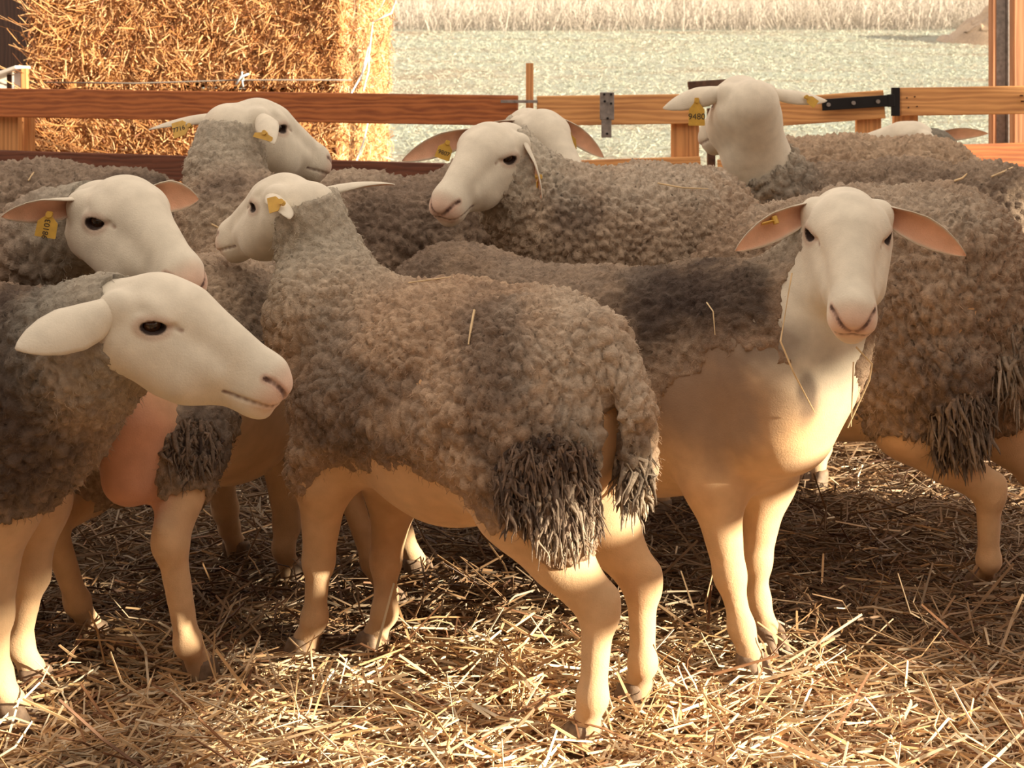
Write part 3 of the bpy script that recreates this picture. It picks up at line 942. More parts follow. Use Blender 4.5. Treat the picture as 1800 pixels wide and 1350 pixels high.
# young ewe standing side on in the middle
SHEEP['middle'] = dict(seed=11, S=P(680, 655, 2.72), H=P(932, 700, 2.50), M=P(810, 700, 2.61), r=(.158, .184, .160), wool=.022, n0=.55, bare=[(P(738, 925, 2.55), (.155, .5, .125)), (P(610, 910, 2.6), (.08, .5, .085)), (P(895, 990, 2.35), (.05, .2, .06)), (P(1085, 930, 2.45), (.045, .1, .10)), (P(1070, 800, 2.36), (.016, .12, .09))],
    O=P(497, 358, 2.88), rot=(138, 38, 0), hs=.97, neck=[P(585, 560, 2.76), P(568, 460, 2.84)], nr=[.105, .066], neckwool=.8, neckc=.75, necklen=.36,
    legs=[dict(t='F', s=1, foot=FT(545, 1160), elbow=P(570, 830, 2.66), knee=P(560, 985, 2.70)), dict(t='F', s=-1, foot=FT(668, 1150), elbow=P(695, 850, 2.80), knee=P(678, 985, 2.78)),
          dict(t='H', s=1, foot=FT(1040, 1318), stifle=P(915, 880, 2.38), hock=P(1052, 1075, 2.37), fet=P(1042, 1225, 2.35), wl=.55),
          dict(t='H', s=-1, foot=FT(1132, 1242), stifle=P(1020, 850, 2.58), hock=P(1128, 1030, 2.52), fet=P(1130, 1165, 2.51), wl=.3)],
    tail=[(P(1050, 600, 2.40), P(1105, 720, 2.36), .055, .036, .03), (P(1105, 720, 2.36), P(1112, 860, 2.36), .036, .020, .012)],
    wc=(0.378, 0.251, 0.162), wtip=(0.57, 0.404, 0.271), wres=.0042, curl=.0160, amp=1.15, vert=.5, fuzz=24000, flen=.012, res=(.008, .003),
    patch=[(P(640, 730, 2.55), (.13, .2, .075), DK, .75), (P(870, 620, 2.36), (.06, .2, .10), DK, .7), (P(580, 600, 2.6), (.05, .2, .08), GREY, .8),
           (P(960, 840, 2.32), (.10, .2, .11), BLK, .85), (P(1110, 800, 2.36), (.035, .1, .05), BLK, .6), (P(1040, 620, 2.4), (.10, .2, .16), PALE, .55)],
    locks=[(P(955, 830, 2.33), (.085, .12, .07), 800, .034, BLK, (.30, .21, .15)), (P(985, 880, 2.34), (.06, .1, .05), 260, .045, (.16, .11, .08), (.6, .48, .36)),
           (P(1112, 830, 2.38), (.04, .06, .06), 220, .04, (.10, .07, .05), (.6, .48, .36))],
    earL=dict(tip=P(508, 378, 2.72), open=(-.2, -.1, -1.)), earR=dict(tip=P(694, 314, 2.98), open=(.2, -.1, -1.)),
    tags=[dict(ear='L', at=.6, off=(.006, -.024, .012), down=(-.9, .1, -.25), face=(-.2, -1, .35), w=.03, h=.03)],
    label='young ewe standing side on in the middle, dark matted wool on its thigh')

# ewe facing the camera
SHEEP['facing'] = dict(seed=23, S=P(1275, 625, 2.84), H=P(815, 590, 3.15), M=P(1050, 655, 2.98), r=(.172, .185, .17), wool=.02,
    O=P(1491, 406, 2.60), rot=(-101, 51, -3), hs=1.08, neck=[P(1372, 610, 2.72), P(1440, 520, 2.68)], nr=[.15, .098], neckwool=.35, neckc=.7,
    extra=[(P(1290, 690, 2.82), P(1370, 735, 2.68), .15, .105, .06), (P(1180, 720, 2.92), P(1290, 740, 2.80), .17, .13, .06)],
    legs=[dict(t='F', s=-1, foot=FT(1312, 1186), elbow=P(1255, 845, 2.72), knee=P(1283, 1010, 2.69), fwd=(.5, -.8)), dict(t='F', s=1, foot=FT(1340, 1132), elbow=P(1345, 840, 2.84), knee=P(1330, 985, 2.82), fwd=(.5, -.8)),
          dict(t='H', s=-1, foot=FT(672, 1070)), dict(t='H', s=1, foot=FT(722, 1012))],
    wc=(0.252, 0.174, 0.117), wtip=(0.432, 0.314, 0.215), wres=.006, fuzz=22000, vert=.8, lump=.004, bare=[(P(1340, 770, 2.72), (.20, .5, .185)), (P(1440, 560, 2.65), (.085, .3, .12)), (P(1200, 840, 2.8), (.2, .5, .14))], curl=.014, res=(.0085, .003),
    patch=[(P(1250, 530, 2.7), (.20, .3, .065), BLK, .85), (P(1170, 560, 2.7), (.07, .3, .08), BLK, .7), (P(730, 480, 3.0), (.12, .3, .07), DK, .6), (P(960, 470, 2.95), (.16, .3, .05), GREY, .5)],
    skinpaint=[lambda V, c: mixc(c, (.15, .10, .07), sstep(1.3, .5, np.linalg.norm((V - P(1250, 590, 2.7)) / np.array((.17, .5, .06)), axis=1) + .4 * fbm(V * 14, 6, 4)) * .8),
               lambda V, c: mixc(c, (.25, .175, .125), sstep(1.3, .4, np.linalg.norm((V - P(1235, 690, 2.7)) / np.array((.135, .5, .125)), axis=1) + .5 * fbm(V * 14, 6, 4)) * .85),
               lambda V, c: mixc(c, (.08, .05, .04), sstep(1.3, .4, np.linalg.norm((V - P(1412, 690, 2.62)) / np.array((.024, .3, .045)), axis=1) + .6 * fbm(V * 22, 6, 3)) * .75)],
    earL=dict(tip=P(1698, 437, 2.63), open=(-.1, -1, -.25)), earR=dict(tip=P(1293, 428, 2.60), open=(.1, -1, -.25)),
    tags=[dict(ear='R', at=.45, off=(.0, -.006, .008), down=(-.95, -.1, -.25), face=(.1, -.35, -1), w=.022, h=.03)],
    label='ewe facing the camera with ears spread, bare pale chest, straw hanging from its mouth')

# ewe at the front left
SHEEP['front'] = dict(seed=31, S=P(-58, 690, 2.46), H=P(-500, 700, 2.50), r=(.170, .195, .17), wool=.022,
    O=P(282, 557, 2.30), rot=(-9, 41, 0), hs=1.10, neck=[P(40, 690, 2.44), P(150, 615, 2.35)], nr=[.145, .100], neckwool=.55, neckc=.6, necklen=.2,
    legs=[dict(t='F', s=-1, foot=FT(8, 1272), elbow=P(0, 890, 2.42), knee=P(-8, 1080, 2.44), wl=.4), dict(t='F', s=1, foot=FT(45, 1212), elbow=P(65, 880, 2.57), knee=P(58, 1010, 2.57), wl=.4),
          dict(t='H', s=-1, foot=FT(-560, 1250)), dict(t='H', s=1, foot=FT(-560, 1170))],
    wc=(0.342, 0.238, 0.162), wtip=(0.524, 0.387, 0.271), wres=.0055, fuzz=20000, curl=.017, res=(.0085, .0028),
    patch=[(P(0, 680, 2.3), (.08, .4, .16), BLK, .9), (P(90, 560, 2.3), (.05, .3, .045), BLK, .9), (P(10, 820, 2.3), (.08, .3, .09), DK, .7)],
    earL=dict(dir=(-.75, .6, -.12)), earR=dict(tip=P(27, 638, 2.16), open=(-.15, .8, -.45), wide=1.4, bend=-.12),
    label='ewe at the front left in profile, long white face pointing right, dark woolly neck')

# ewe behind it, with the yellow tag under its ear
SHEEP['tagged'] = dict(seed=37, S=P(-140, 610, 3.16), H=P(-480, 600, 3.55), r=(.17, .19, .17), wool=.022,
    O=P(222, 378, 2.61), rot=(-44, 40, 4), hs=1.13, neck=[P(-20, 550, 3.02), P(88, 432, 2.72)], nr=[.115, .082], neckwool=.55, neckc=.6, necklen=.22,
    legs=[dict(t='F', s=-1, foot=FT(-190, 1060)), dict(t='F', s=1, foot=FT(-120, 1010)), dict(t='H', s=-1, foot=FT(-540, 930)), dict(t='H', s=1, foot=FT(-500, 900))],
    wc=(0.306, 0.225, 0.166), wtip=(0.488, 0.37, 0.271), wres=.007, fuzz=12000, curl=.018, res=(.010, .0028),
    patch=[(P(50, 560, 2.6), (.10, .3, .10), DK, .6)],
    earL=dict(tip=P(349, 343, 2.71), open=(.25, -1, -.2), wide=1.05), earR=dict(tip=P(3, 388, 2.54), open=(.15, -.75, -.65), wide=1.0, bend=-.05),
    tags=[dict(ear='R', at=.30, off=(-.004, -.012, -.004), down=(-.18, -.05, -1), face=(.12, -1, -.05), w=.036, h=.046, text='98103', size=.014, rot=True)],
    label='ewe looking right above the front left sheep, orange yellow tag hanging below its ear')

# ewe seen from behind, looking away to the right
SHEEP['away'] = dict(seed=41, S=P(443, 590, 3.20), H=P(252, 655, 2.83), r=(.165, .18, .150), wool=.022, tr=.66,
    O=P(456, 222, 3.52), rot=(46, 40, 0), hs=1.08, n0=.6, neck=[P(415, 400, 3.36), P(396, 305, 3.44)], nr=[.120, .074], neckwool=.62, neckc=.8, necklen=.22,
    legs=[dict(t='F', s=1, foot=FT(408, 985)), dict(t='F', s=-1, foot=FT(503, 1026)), dict(t='H', s=1, foot=FT(150, 1135)),
          dict(t='H', s=-1, foot=FT(342, 1202), stifle=P(338, 790, 2.66), hock=P(300, 955, 2.57), fet=P(330, 1130, 2.60), wl=.85)],
    bare=[(P(210, 880, 2.6), (.065, .3, .13))], extra=[(P(236, 740, 2.62), P(230, 838, 2.61), .075, .052, .04), (P(330, 690, 2.85), P(400, 720, 3.0), .15, .15, .06)],
    wc=(0.351, 0.255, 0.178), wtip=(0.552, 0.421, 0.3), wres=.0058, fuzz=18000, curl=.015, res=(.0085, .0035),
    patch=[(P(330, 790, 2.55), (.06, .3, .08), DK, .8), (P(400, 330, 3.3), (.07, .3, .05), DK, .6), (P(470, 560, 2.9), (.06, .3, .12), GREY, .7), (P(365, 400, 3.0), (.10, .4, .04), TAN, .8)],
    locks=[(P(335, 785, 2.55), (.06, .1, .05), 220, .035, BLK, (.3, .22, .16))],
    skinpaint=[lambda V, c: mixc(c, (.60, .29, .19), sstep(1.25, .8, np.linalg.norm((V - P(233, 800, 2.61)) / np.array((.09, .12, .13)), axis=1)) * .8)],
    earL=dict(tip=P(262, 216, 3.62), open=(.1, .35, -1.), wide=.9), earR=dict(tip=P(482, 228, 3.32), open=(.4, .1, -1.), bend=.25),
    tags=[dict(ear='L', at=.42, off=(.0, -.02, -.014), down=(-.93, .1, -.3), face=(-.15, -1, .35), w=.040, h=.05, text='7716', size=.016, rot=True),
          dict(ear='R', at=.75, off=(-.01, -.018, -.012), down=(-.3, -.2, -1), face=(-.1, -1, .3), w=.046, h=.018)],
    label='ewe seen from behind, woolly grey neck, looking away to the right over the brown rail')

# ewe with its head turned to the left, mid flock
SHEEP['turned'] = dict(seed=43, amp=1.5, S=P(1058, 438, 3.56), H=P(1212, 430, 3.90), r=(.175, .195, .178), wool=.024,
    O=P(858, 266, 3.42), rot=(-127, 46, -13), hs=1.08, neck=[P(990, 400, 3.50), P(925, 345, 3.50)], nr=[.135, .100], neckwool=.75, neckc=.8, necklen=.24,
    legs=[dict(t='F', s=1, foot=FT(1165, 905)), dict(t='F', s=-1, foot=FT(1040, 950)), dict(t='H', s=1, foot=FT(1440, 850)), dict(t='H', s=-1, foot=FT(1412, 838))],
    wc=(0.351, 0.255, 0.178), wtip=(0.552, 0.421, 0.3), wres=.0062, fuzz=20000, curl=.017, res=(.010, .0033), vert=.8,
    patch=[(P(1010, 370, 3.4), (.07, .3, .06), DK, .65), (P(1160, 330, 3.5), (.25, .5, .05), PALE, .6)],
    earL=dict(tip=P(952, 342, 3.36), open=(-.9, -.35, -.1), wide=.95), earR=dict(tip=P(707, 272, 3.44), open=(-.05, -1, -.25)),
    tags=[dict(ear='R', at=.36, off=(.0, -.016, .002), down=(-.35, -.1, -1), face=(.1, -1, -.1), w=.036, h=.046, text='9807', size=.014),
          dict(ear='L', at=.62, off=(.010, .004, .0), down=(.05, 0, -1), face=(.9, -.45, 0), w=.030, h=.040)],
    label='ewe mid flock with white head turned left, smiling muzzle and hanging ear')

# ewe at the right seen from its rump
SHEEP['rump'] = dict(seed=47, amp=1.5, S=P(1392, 502, 3.40), H=P(1640, 500, 3.14), r=(.175, .20, .182), wool=.024,
    O=P(1190, 640, 3.32), rot=(175, 50, 0), hs=1.0, neck=[P(1320, 520, 3.38), P(1260, 580, 3.34)], nr=[.13, .10], neckwool=.7,
    legs=[dict(t='F', s=1, foot=FT(1300, 985)), dict(t='F', s=-1, foot=FT(1358, 942)),
          dict(t='H', s=1, foot=FT(1738, 1042), stifle=P(1600, 745, 3.02), hock=P(1738, 868, 3.03), fet=P(1738, 985, 3.04), wl=.7),
          dict(t='H', s=-1, foot=FT(1850, 985), stifle=P(1725, 720, 3.25), hock=P(1812, 830, 3.24), wl=.6)],
    tail=[(P(1745, 520, 3.02), P(1782, 640, 2.98), .05, .035, .04), (P(1782, 640, 2.98), P(1778, 695, 2.98), .035, .02, .03)],
    extra=[(P(1480, 690, 3.2), P(1560, 720, 3.12), .11, .07, .06)],
    wextra=[(P(1660, 660, 2.98), P(1690, 762, 2.96), .085, .032, .05)],
    wc=(0.288, 0.2, 0.134), wtip=(0.46, 0.331, 0.227), wres=.006, fuzz=22000, curl=.017, vert=.5, flen=.016,
    patch=[(P(1560, 360, 3.2), (.3, .4, .05), PALE, .45), (P(1690, 700, 2.95), (.08, .2, .12), DK, .6), (P(1560, 660, 2.95), (.12, .2, .07), DK, .4)],
    locks=[(P(1690, 740, 2.95), (.07, .1, .08), 320, .045, DK, (.34, .26, .19)), (P(1785, 640, 2.96), (.05, .08, .08), 140, .05, (.12, .085, .06), (.5, .4, .3))],
    res=(.009, .006), label='large ewe behind the camera facing one, shaggy rump and hind legs at the right')

# ewe behind the turned head, looking at the camera
SHEEP['peeking'] = dict(seed=53, amp=1.5, S=P(728, 440, 4.00), H=P(520, 425, 4.15), r=(.175, .19, .17), wool=.022,
    O=P(956, 236, 4.02), rot=(-56, 50, 6), hs=1.08, neck=[P(830, 380, 4.05), P(905, 300, 4.07)], nr=[.13, .100], neckwool=.5, neckc=.9, necklen=.3,
    legs=[dict(t='F', s=1, foot=FT(775, 810)), dict(t='F', s=-1, foot=FT(770, 850)), dict(t='H', s=1, foot=FT(480, 800)), dict(t='H', s=-1, foot=FT(470, 825))],
    wc=(0.234, 0.166, 0.117), wtip=(0.386, 0.284, 0.203), wres=.008, fuzz=12000, curl=.018, res=(.011, .004),
    patch=[(P(700, 380, 3.8), (.16, .3, .12), DK, .5), (P(540, 305, 4.1), (.2, .4, .03), TAN, .8)],
    earL=dict(tip=P(1061, 268, 4.02), open=(-.2, -1, -.3)), earR=dict(dir=(-.8, -.5, -.2)),
    tags=[dict(ear='L', at=.28, off=(.0, -.02, -.006), down=(.05, -.05, -1), face=(0, -1, 0), w=.034, h=.05)],
    label='ewe half hidden behind the turned head, only white face and pink ear showing')

# ewe with raised head seen from behind, tag 9480
SHEEP['raised'] = dict(seed=59, amp=1.5, S=P(1440, 408, 4.36), H=P(1745, 416, 4.26), r=(.18, .20, .18), wool=.026,
    O=P(1300, 178, 4.16), rot=(106, 40, 0), hs=1.17, n0=.55, neck=[P(1368, 355, 4.24), P(1326, 268, 4.19)], nr=[.115, .090], nseg=1, neckwool=.35, neckc=.92, necklen=.42,
    legs=[dict(t='F', s=1, foot=FT(1415, 800)), dict(t='F', s=-1, foot=FT(1450, 778)), dict(t='H', s=1, foot=FT(1765, 815)), dict(t='H', s=-1, foot=FT(1765, 788))],
    wc=(0.243, 0.174, 0.121), wtip=(0.423, 0.318, 0.227), wres=.007, fuzz=16000, curl=.02, flen=.018, res=(.011, .004),
    patch=[(P(1400, 320, 4.0), (.10, .4, .07), DK, .7), (P(1690, 370, 3.9), (.4, .4, .09), DK, .6)],
    earL=dict(tip=P(1166, 178, 4.22), open=(0, .8, -.35), wide=1.15, bend=.1), earR=dict(tip=P(1453, 184, 4.22), open=(0, .7, -.6), wide=.9, bend=-.05),
    tags=[dict(ear='L', at=.46, off=(.0, -.030, -.004), down=(.0, 0, -1), face=(0, -1, .05), w=.046, h=.078, text='9480', size=.024),
          dict(ear='R', at=.58, off=(.0, -.025, .01), down=(.75, 0, -.6), face=(0, -1, .2), w=.026, h=.04)],
    label='ewe with head raised seen from behind, yellow tag numbered 9480 hanging from its left ear')

# ewe along the fence at the back right
SHEEP['fenceside'] = dict(seed=61, amp=1.5, S=P(1590, 350, 4.82), H=P(1395, 352, 4.95), r=(.18, .195, .18), wool=.024,
    O=P(1760, 420, 4.98), rot=(25, 55, 0), hs=1.0, neck=[P(1680, 360, 4.85)], nr=[.13],
    legs=[dict(t='F', s=1, foot=FT(1600, 742)), dict(t='F', s=-1, foot=FT(1600, 762)), dict(t='H', s=1, foot=FT(1350, 730)), dict(t='H', s=-1, foot=FT(1345, 748))],
    wc=(0.378, 0.264, 0.174), wtip=(0.57, 0.421, 0.288), wres=.0085, fuzz=12000, curl=.022, vert=1.0, res=(.012, .008),
    extra=[(P(1640, 330, 4.82), P(1660, 350, 4.82), .15, .14, .06)], wextra=[(P(1640, 335, 4.80), P(1665, 352, 4.80), .165, .15, .06)],
    label='pale woolly ewe along the back fence at the right, only its back showing')

# head lying low beside the fence
SHEEP['lowhead'] = dict(seed=67, S=P(1730, 455, 5.32), H=P(2010, 455, 5.38), r=(.17, .19, .17), wool=.022,
    O=P(1602, 246, 5.22), rot=(164, 22, 0), hs=1.1, neck=[P(1690, 370, 5.28), P(1662, 300, 5.25)], nr=[.11, .08], neckwool=.95, neckc=.3, necklen=.05,
    legs=[dict(t='F', s=1, foot=FT(1705, 678)), dict(t='F', s=-1, foot=FT(1715, 664)), dict(t='H', s=1, foot=FT(2020, 672)), dict(t='H', s=-1, foot=FT(2015, 658))],
    wc=(0.198, 0.153, 0.121), wtip=(0.414, 0.327, 0.251), wres=.009, fuzz=4000, curl=.02, res=(.013, .0045),
    earL=dict(tip=P(1650, 262, 5.0), open=(0, -.3, -1)), earR=dict(tip=P(1737, 226, 5.30), open=(.1, -.8, -.5)),
    label='ewe behind the pale back at the fence, only white forehead and one brown ear visible')

# ewe leaving at the back left
SHEEP['leaving'] = dict(seed=71, amp=1.5, S=P(-60, 410, 4.20), H=P(220, 415, 4.28), r=(.18, .195, .165), wool=.024,
    O=P(-330, 330, 4.2), rot=(180, 40, 0), hs=1.0, neck=[P(-160, 380, 4.2)], nr=[.13],
    legs=[dict(t='F', s=1, foot=FT(-70, 800)), dict(t='F', s=-1, foot=FT(-70, 775)), dict(t='H', s=1, foot=FT(270, 795)), dict(t='H', s=-1, foot=FT(270, 775))],
    wc=(0.216, 0.157, 0.113), wtip=(0.386, 0.292, 0.211), wres=.0075, fuzz=14000, curl=.02, res=(.012, .008), vert=.8,
    patch=[(P(240, 330, 4.1), (.12, .3, .05), BLK, .6)],
    label='dark grey ewe at the back left before the straw bale, only its back showing')

for key, sp in SHEEP.items():
    make_sheep(sp)

# ------------------------------------------------------------------ straw bedding
def bedding(n, y0, y1, xpad, lmin, lmax, wmin, wmax, steep, seed, lift):
    rg = np.random.default_rng(seed)
    y = y0 + (y1 - y0) * rg.uniform(0, 1, n) ** 1.35
    x = rg.uniform(-1, 1, n) * (y * .37 + xpad)
    ok = x < np.where(y < 3.6, 1.84, 9.); x, y = x[ok], y[ok]; n = len(x)
    cl = fbm(np.stack([x * 4, y * 4, x * 0], 1), 77, 2)
    z = ground_h(x, y) + rg.uniform(0, 1, n) ** 2 * lift * (1 + 1.2 * np.clip(cl, 0, 1)) + .003
    az = rg.uniform(0, 2 * math.pi, n) * .6 + rg.normal(size=n) * .5
    el = rg.normal(size=n) * steep
    D = np.stack([np.cos(az) * np.cos(el), np.sin(az) * np.cos(el), np.sin(el)], 1)
    L = lmin + (lmax - lmin) * rg.uniform(0, 1, n) ** 1.8
    z = z + np.abs(np.sin(el)) * L * .25
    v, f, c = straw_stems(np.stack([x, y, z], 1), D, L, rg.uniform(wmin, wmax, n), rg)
    # shade among the flock painted into the straw, darker with depth, plus soiled patches
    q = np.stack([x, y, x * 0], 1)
    soil_shade = np.clip(sstep(2.50, 2.95, y + .35 * fbm(q * 2.2, 55, 3)) * .85 + .5 * sstep(.15, .6, fbm(q * 3.1, 56, 3)), 0, .9)
    c = c + (c * np.array((.20, .155, .135)) - c) * np.repeat(soil_shade * (rg.uniform(0, 1, n) < .93), 12)[:, None]
    return v, f, c
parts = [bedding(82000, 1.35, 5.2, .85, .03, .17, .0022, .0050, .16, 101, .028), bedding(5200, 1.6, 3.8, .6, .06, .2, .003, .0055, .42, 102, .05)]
o = 0; VV, FF, CC = [], [], []
for v, f, c in parts:
    VV.append(v); FF.append(f + o); CC.append(c); o += len(v)
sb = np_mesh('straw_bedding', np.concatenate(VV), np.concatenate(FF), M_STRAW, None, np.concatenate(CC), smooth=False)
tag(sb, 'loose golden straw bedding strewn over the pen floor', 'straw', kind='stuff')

# ------------------------------------------------------------------ straw bales
def bale(x0, x1, y0, y1, z0, z1, seed, label, n):
    rg = np.random.default_rng(seed)
    cx, cy = (x0 + x1) / 2, (y0 + y1) / 2; B = np.array((cx, cy, z0))
    # compressed core with lumpy faces
    V, F = [], []
    def face(o, a, b_, na, nb):
        base = len(V)
        for i in range(na + 1):
            for j in range(nb + 1): V.append(o + a * i / na + b_ * j / nb)
        for i in range(na):
            for j in range(nb):
                k = base + i * (nb + 1) + j; F.append((k, k + nb + 1, k + nb + 2, k + 1))
    X, Y, Z = np.array((x1 - x0, 0, 0)), np.array((0, y1 - y0, 0)), np.array((0, 0, z1 - z0))
    o = np.array((x0, y0, z0))
    face(o, X, Z, 60, 40); face(o + X, Y, Z, 40, 40); face(o + Y, Z, X, 12, 12); face(o, Z, Y, 40, 12); face(o + Z, X, Y, 60, 12); face(o, Y, X, 6, 6)
    V = np.array(V); n0 = fbm(V * 5, seed, 3); n1 = fbm(V * 22, seed + 1, 3)
    ctr = (V - np.array((cx, cy, (z0 + z1) / 2))); s_ = ctr / np.array((x1 - x0, y1 - y0, z1 - z0)) * 2
    nn = np.sign(s_) * (np.abs(s_) > .999)
    V = V + nn * (.03 * n0 + .025 * n1 - .02)[:, None]
    col = mixc(np.tile(np.array((.50, .27, .10)), (len(V), 1)), (.20, .09, .035), sstep(0, .5, -n1))
    core = np_mesh('straw_bale', V - B, np.array(F), M_STRAW, None, col)
    core.location = B; tag(core, label, 'straw bale', 'straw bales stacked behind the fence')
    # stems of the front, right and left faces
    Cs, Ds, Ls, Ws = [], [], [], []
    for (kind, m) in (('f', int(n * .62)), ('r', int(n * .30)), ('l', int(n * .08))):
        u, v = rg.uniform(0, 1, m), rg.uniform(0, 1, m)
        if kind == 'f':
            p = np.stack([x0 + u * (x1 - x0), np.full(m, y0), z0 + v * (z1 - z0)], 1); nv = np.array((0, -1., 0)); a1, a2 = np.array((1., 0, 0)), UP
        else:
            s1 = 1. if kind == 'r' else -1.
            p = np.stack([np.full(m, x1 if s1 > 0 else x0), y0 + u * (y1 - y0), z0 + v * (z1 - z0)], 1); nv = np.array((s1, 0, 0)); a1, a2 = np.array((0, 1., 0)), UP
        off = .03 * fbm(p * 5, seed, 3) + .025 * fbm(p * 22, seed + 1, 3) - .02
        p = p + nv * (off + rg.uniform(0, .03, m))[:, None]
        th = rg.normal(size=m) * .8 + 1.1 * np.sign(fbm(p * 3, seed + 5, 2)); el = rg.normal(size=m) * .45
        d = a1 * np.cos(th)[:, None] * np.cos(el)[:, None] + a2 * np.sin(th)[:, None] * np.cos(el)[:, None] + nv * np.sin(el)[:, None]
        Cs.append(p); Ds.append(d); Ls.append(.02 + .12 * rg.uniform(0, 1, m) ** 2.2); Ws.append(rg.uniform(.003, .0065, m))
    # loose tuft bursting from the upper left corner
    m = int(n * .03)
    p = np.array((x0 + .05, y0 + .02, z1 - .25)) + rg.normal(size=(m, 3)) * np.array((.05, .08, .22))
    d = np.array((-.8, -.3, .5)) + rg.normal(size=(m, 3)) * .35
    Cs.append(p); Ds.append(d); Ls.append(rg.uniform(.1, .32, m)); Ws.append(rg.uniform(.003, .006, m))
    rgc = rg
    v, f, c = straw_stems(np.concatenate(Cs), np.concatenate(Ds), np.concatenate(Ls), np.concatenate(Ws), rgc)
    sun_tone = np.where((np.abs(v[:, :1] - x1) < .07) & (v[:, 1:2] > y0 + .04), np.array((.80, .70, .60)), np.array((.72, .52, .36)))  # sunlight on the right face painted in as paler stems
    st = np_mesh('straw_stems', v - B, f, M_STRAW, core, c * sun_tone, smooth=False)
    tag(st, kind='stuff')
    return core, B
YB = 6.75
bx0, bx1 = (52 - 900) * YB / FPX, (598 - 900) * YB / FPX
b1, B1 = bale(bx0 + .02, bx1, YB, YB + 2.7, 0.0, 1.075, 201, 'lower straw bale showing between the two brown rails', 15000)
b2, B2 = bale(bx0, bx1 + .01, YB, YB + 2.7, 1.062, 1.98, 202, 'upper straw bale with ragged stems, rising above the brown rail', 15000)
def strand(name, pts, r, mat, parent, B):
    m = MB(); m.tube([np.asarray(p) - B for p in pts], r, 6); return m.build(name, mat, parent, smooth=True)
strand('twine', [(bx0, YB - .05, 1.09), (bx0 + .5, YB - .06, 1.085), ((430 - 900) * YB / FPX, YB - .07, 1.10), (bx1 - .02, YB - .06, 1.10), (bx1 + .05, YB + .02, 1.1)], .004, M_TWINE_DARK, b2, B2)
kn = MB(); kc = np.array(((428 - 900) * 6.68 / FPX, 6.66, 1.105)) - B2
for i in range(5):
    a = rng.normal(size=3); kn.tube([kc - a * .012, kc + np.array((.0, -.012, .008)) + rng.normal(size=3) * .008, kc + a * .014], .005, 6)
kn.build('twine_knot', M_TWINE_PALE, b2, smooth=True)
xr = bx1 + .035
for (ya, za, yb, zb) in ((YB + .05, 1.02, YB + .95, 1.28), (YB + .55, 1.10, YB + 1.2, 1.42), (YB + .7, 1.05, YB + 1.0, 1.30)):
    strand('twine', [(xr, ya, za), (xr + .012, (ya + yb) / 2, (za + zb) / 2 - .02), (xr, yb, zb)], .0045, M_TWINE_PALE, b2, B2)
strand('twine', [(xr, YB + 1.2, 1.42), (xr + .10, YB + 1.23, 1.47), (xr + .12, YB + 1.24, 1.54), (xr + .07, YB + 1.24, 1.56), (xr + .04, YB + 1.22, 1.5)], .005, M_TWINE_PALE, b2, B2)
strand('twine', [(xr - .01, YB, .60), (xr + .012, YB + .6, .80), (xr, YB + 1.2, 1.0)], .0045, M_TWINE_PALE, b1, B1)

# ------------------------------------------------------------------ fence, gates and posts
def sub(name, mat, parent, B, boards, bevel=.004):
    m = MB()
    for (p0, p1, h, t, *u) in boards: m.board(np.asarray(p0) - B, np.asarray(p1) - B, h, t, *(u or [UP]))
    return m.build(name, mat, parent, bevel)
def fence_piece(name, label, cat, loc, group=None):
    e = empty(name, loc); tag(e, label, cat, group); return e, np.asarray(loc, float)
def upright(name, mat, parent, B, x, y, z0, z1, w, t):
    return sub(name, mat, parent, B, [((x, y, z0), (x, y, z1), w, t, np.array((1., 0, 0)))])
def px_x(px, d): return (px - 900) * d / FPX
def px_z(py, d): return CAMH - (py - HOR) * d / FPX

fp, B = fence_piece('fence_panel', 'long brown two rail fence panel in front of the straw bales', 'fence', (px_x(430, 6.1), 6.1, 0))
sub('rail', M_RAIL_DARK, fp, B, [(P(-90, 179, 6.33), P(910, 194.5, 5.9), .122, .035)])
sub('rail', M_RAIL_LOW, fp, B, [(P(-90, 283, 6.33), P(915, 314, 5.9), .105, .035)])
upright('fence_post', M_PINE_V, fp, B, px_x(14, 6.36), 6.36, 0, px_z(160, 6.36), .105, .05)
upright('fence_post', M_PINE_V, fp, B, px_x(52, 6.45), 6.45, 0, px_z(165, 6.45), .035, .05)
upright('fence_post', M_PINE_V, fp, B, px_x(885, 5.95), 5.95, 0, px_z(172, 5.95), .09, .045)
sub('joint_strap', M_STEEL, fp, B, [(P(880, 178.5, 5.86), P(945, 178.5, 5.86), .012, .006)], .001)

pl = MB(); pl.tube([(px_x(931, 5.93), 5.93, 0), (px_x(931, 5.93), 5.93, px_z(111, 5.93))], .0155, 14)
po = pl.build('wooden_stake', M_PINE_V, None, smooth=False); tag(po, 'thin round wooden stake rising above the gap between rail and gate', 'stake')

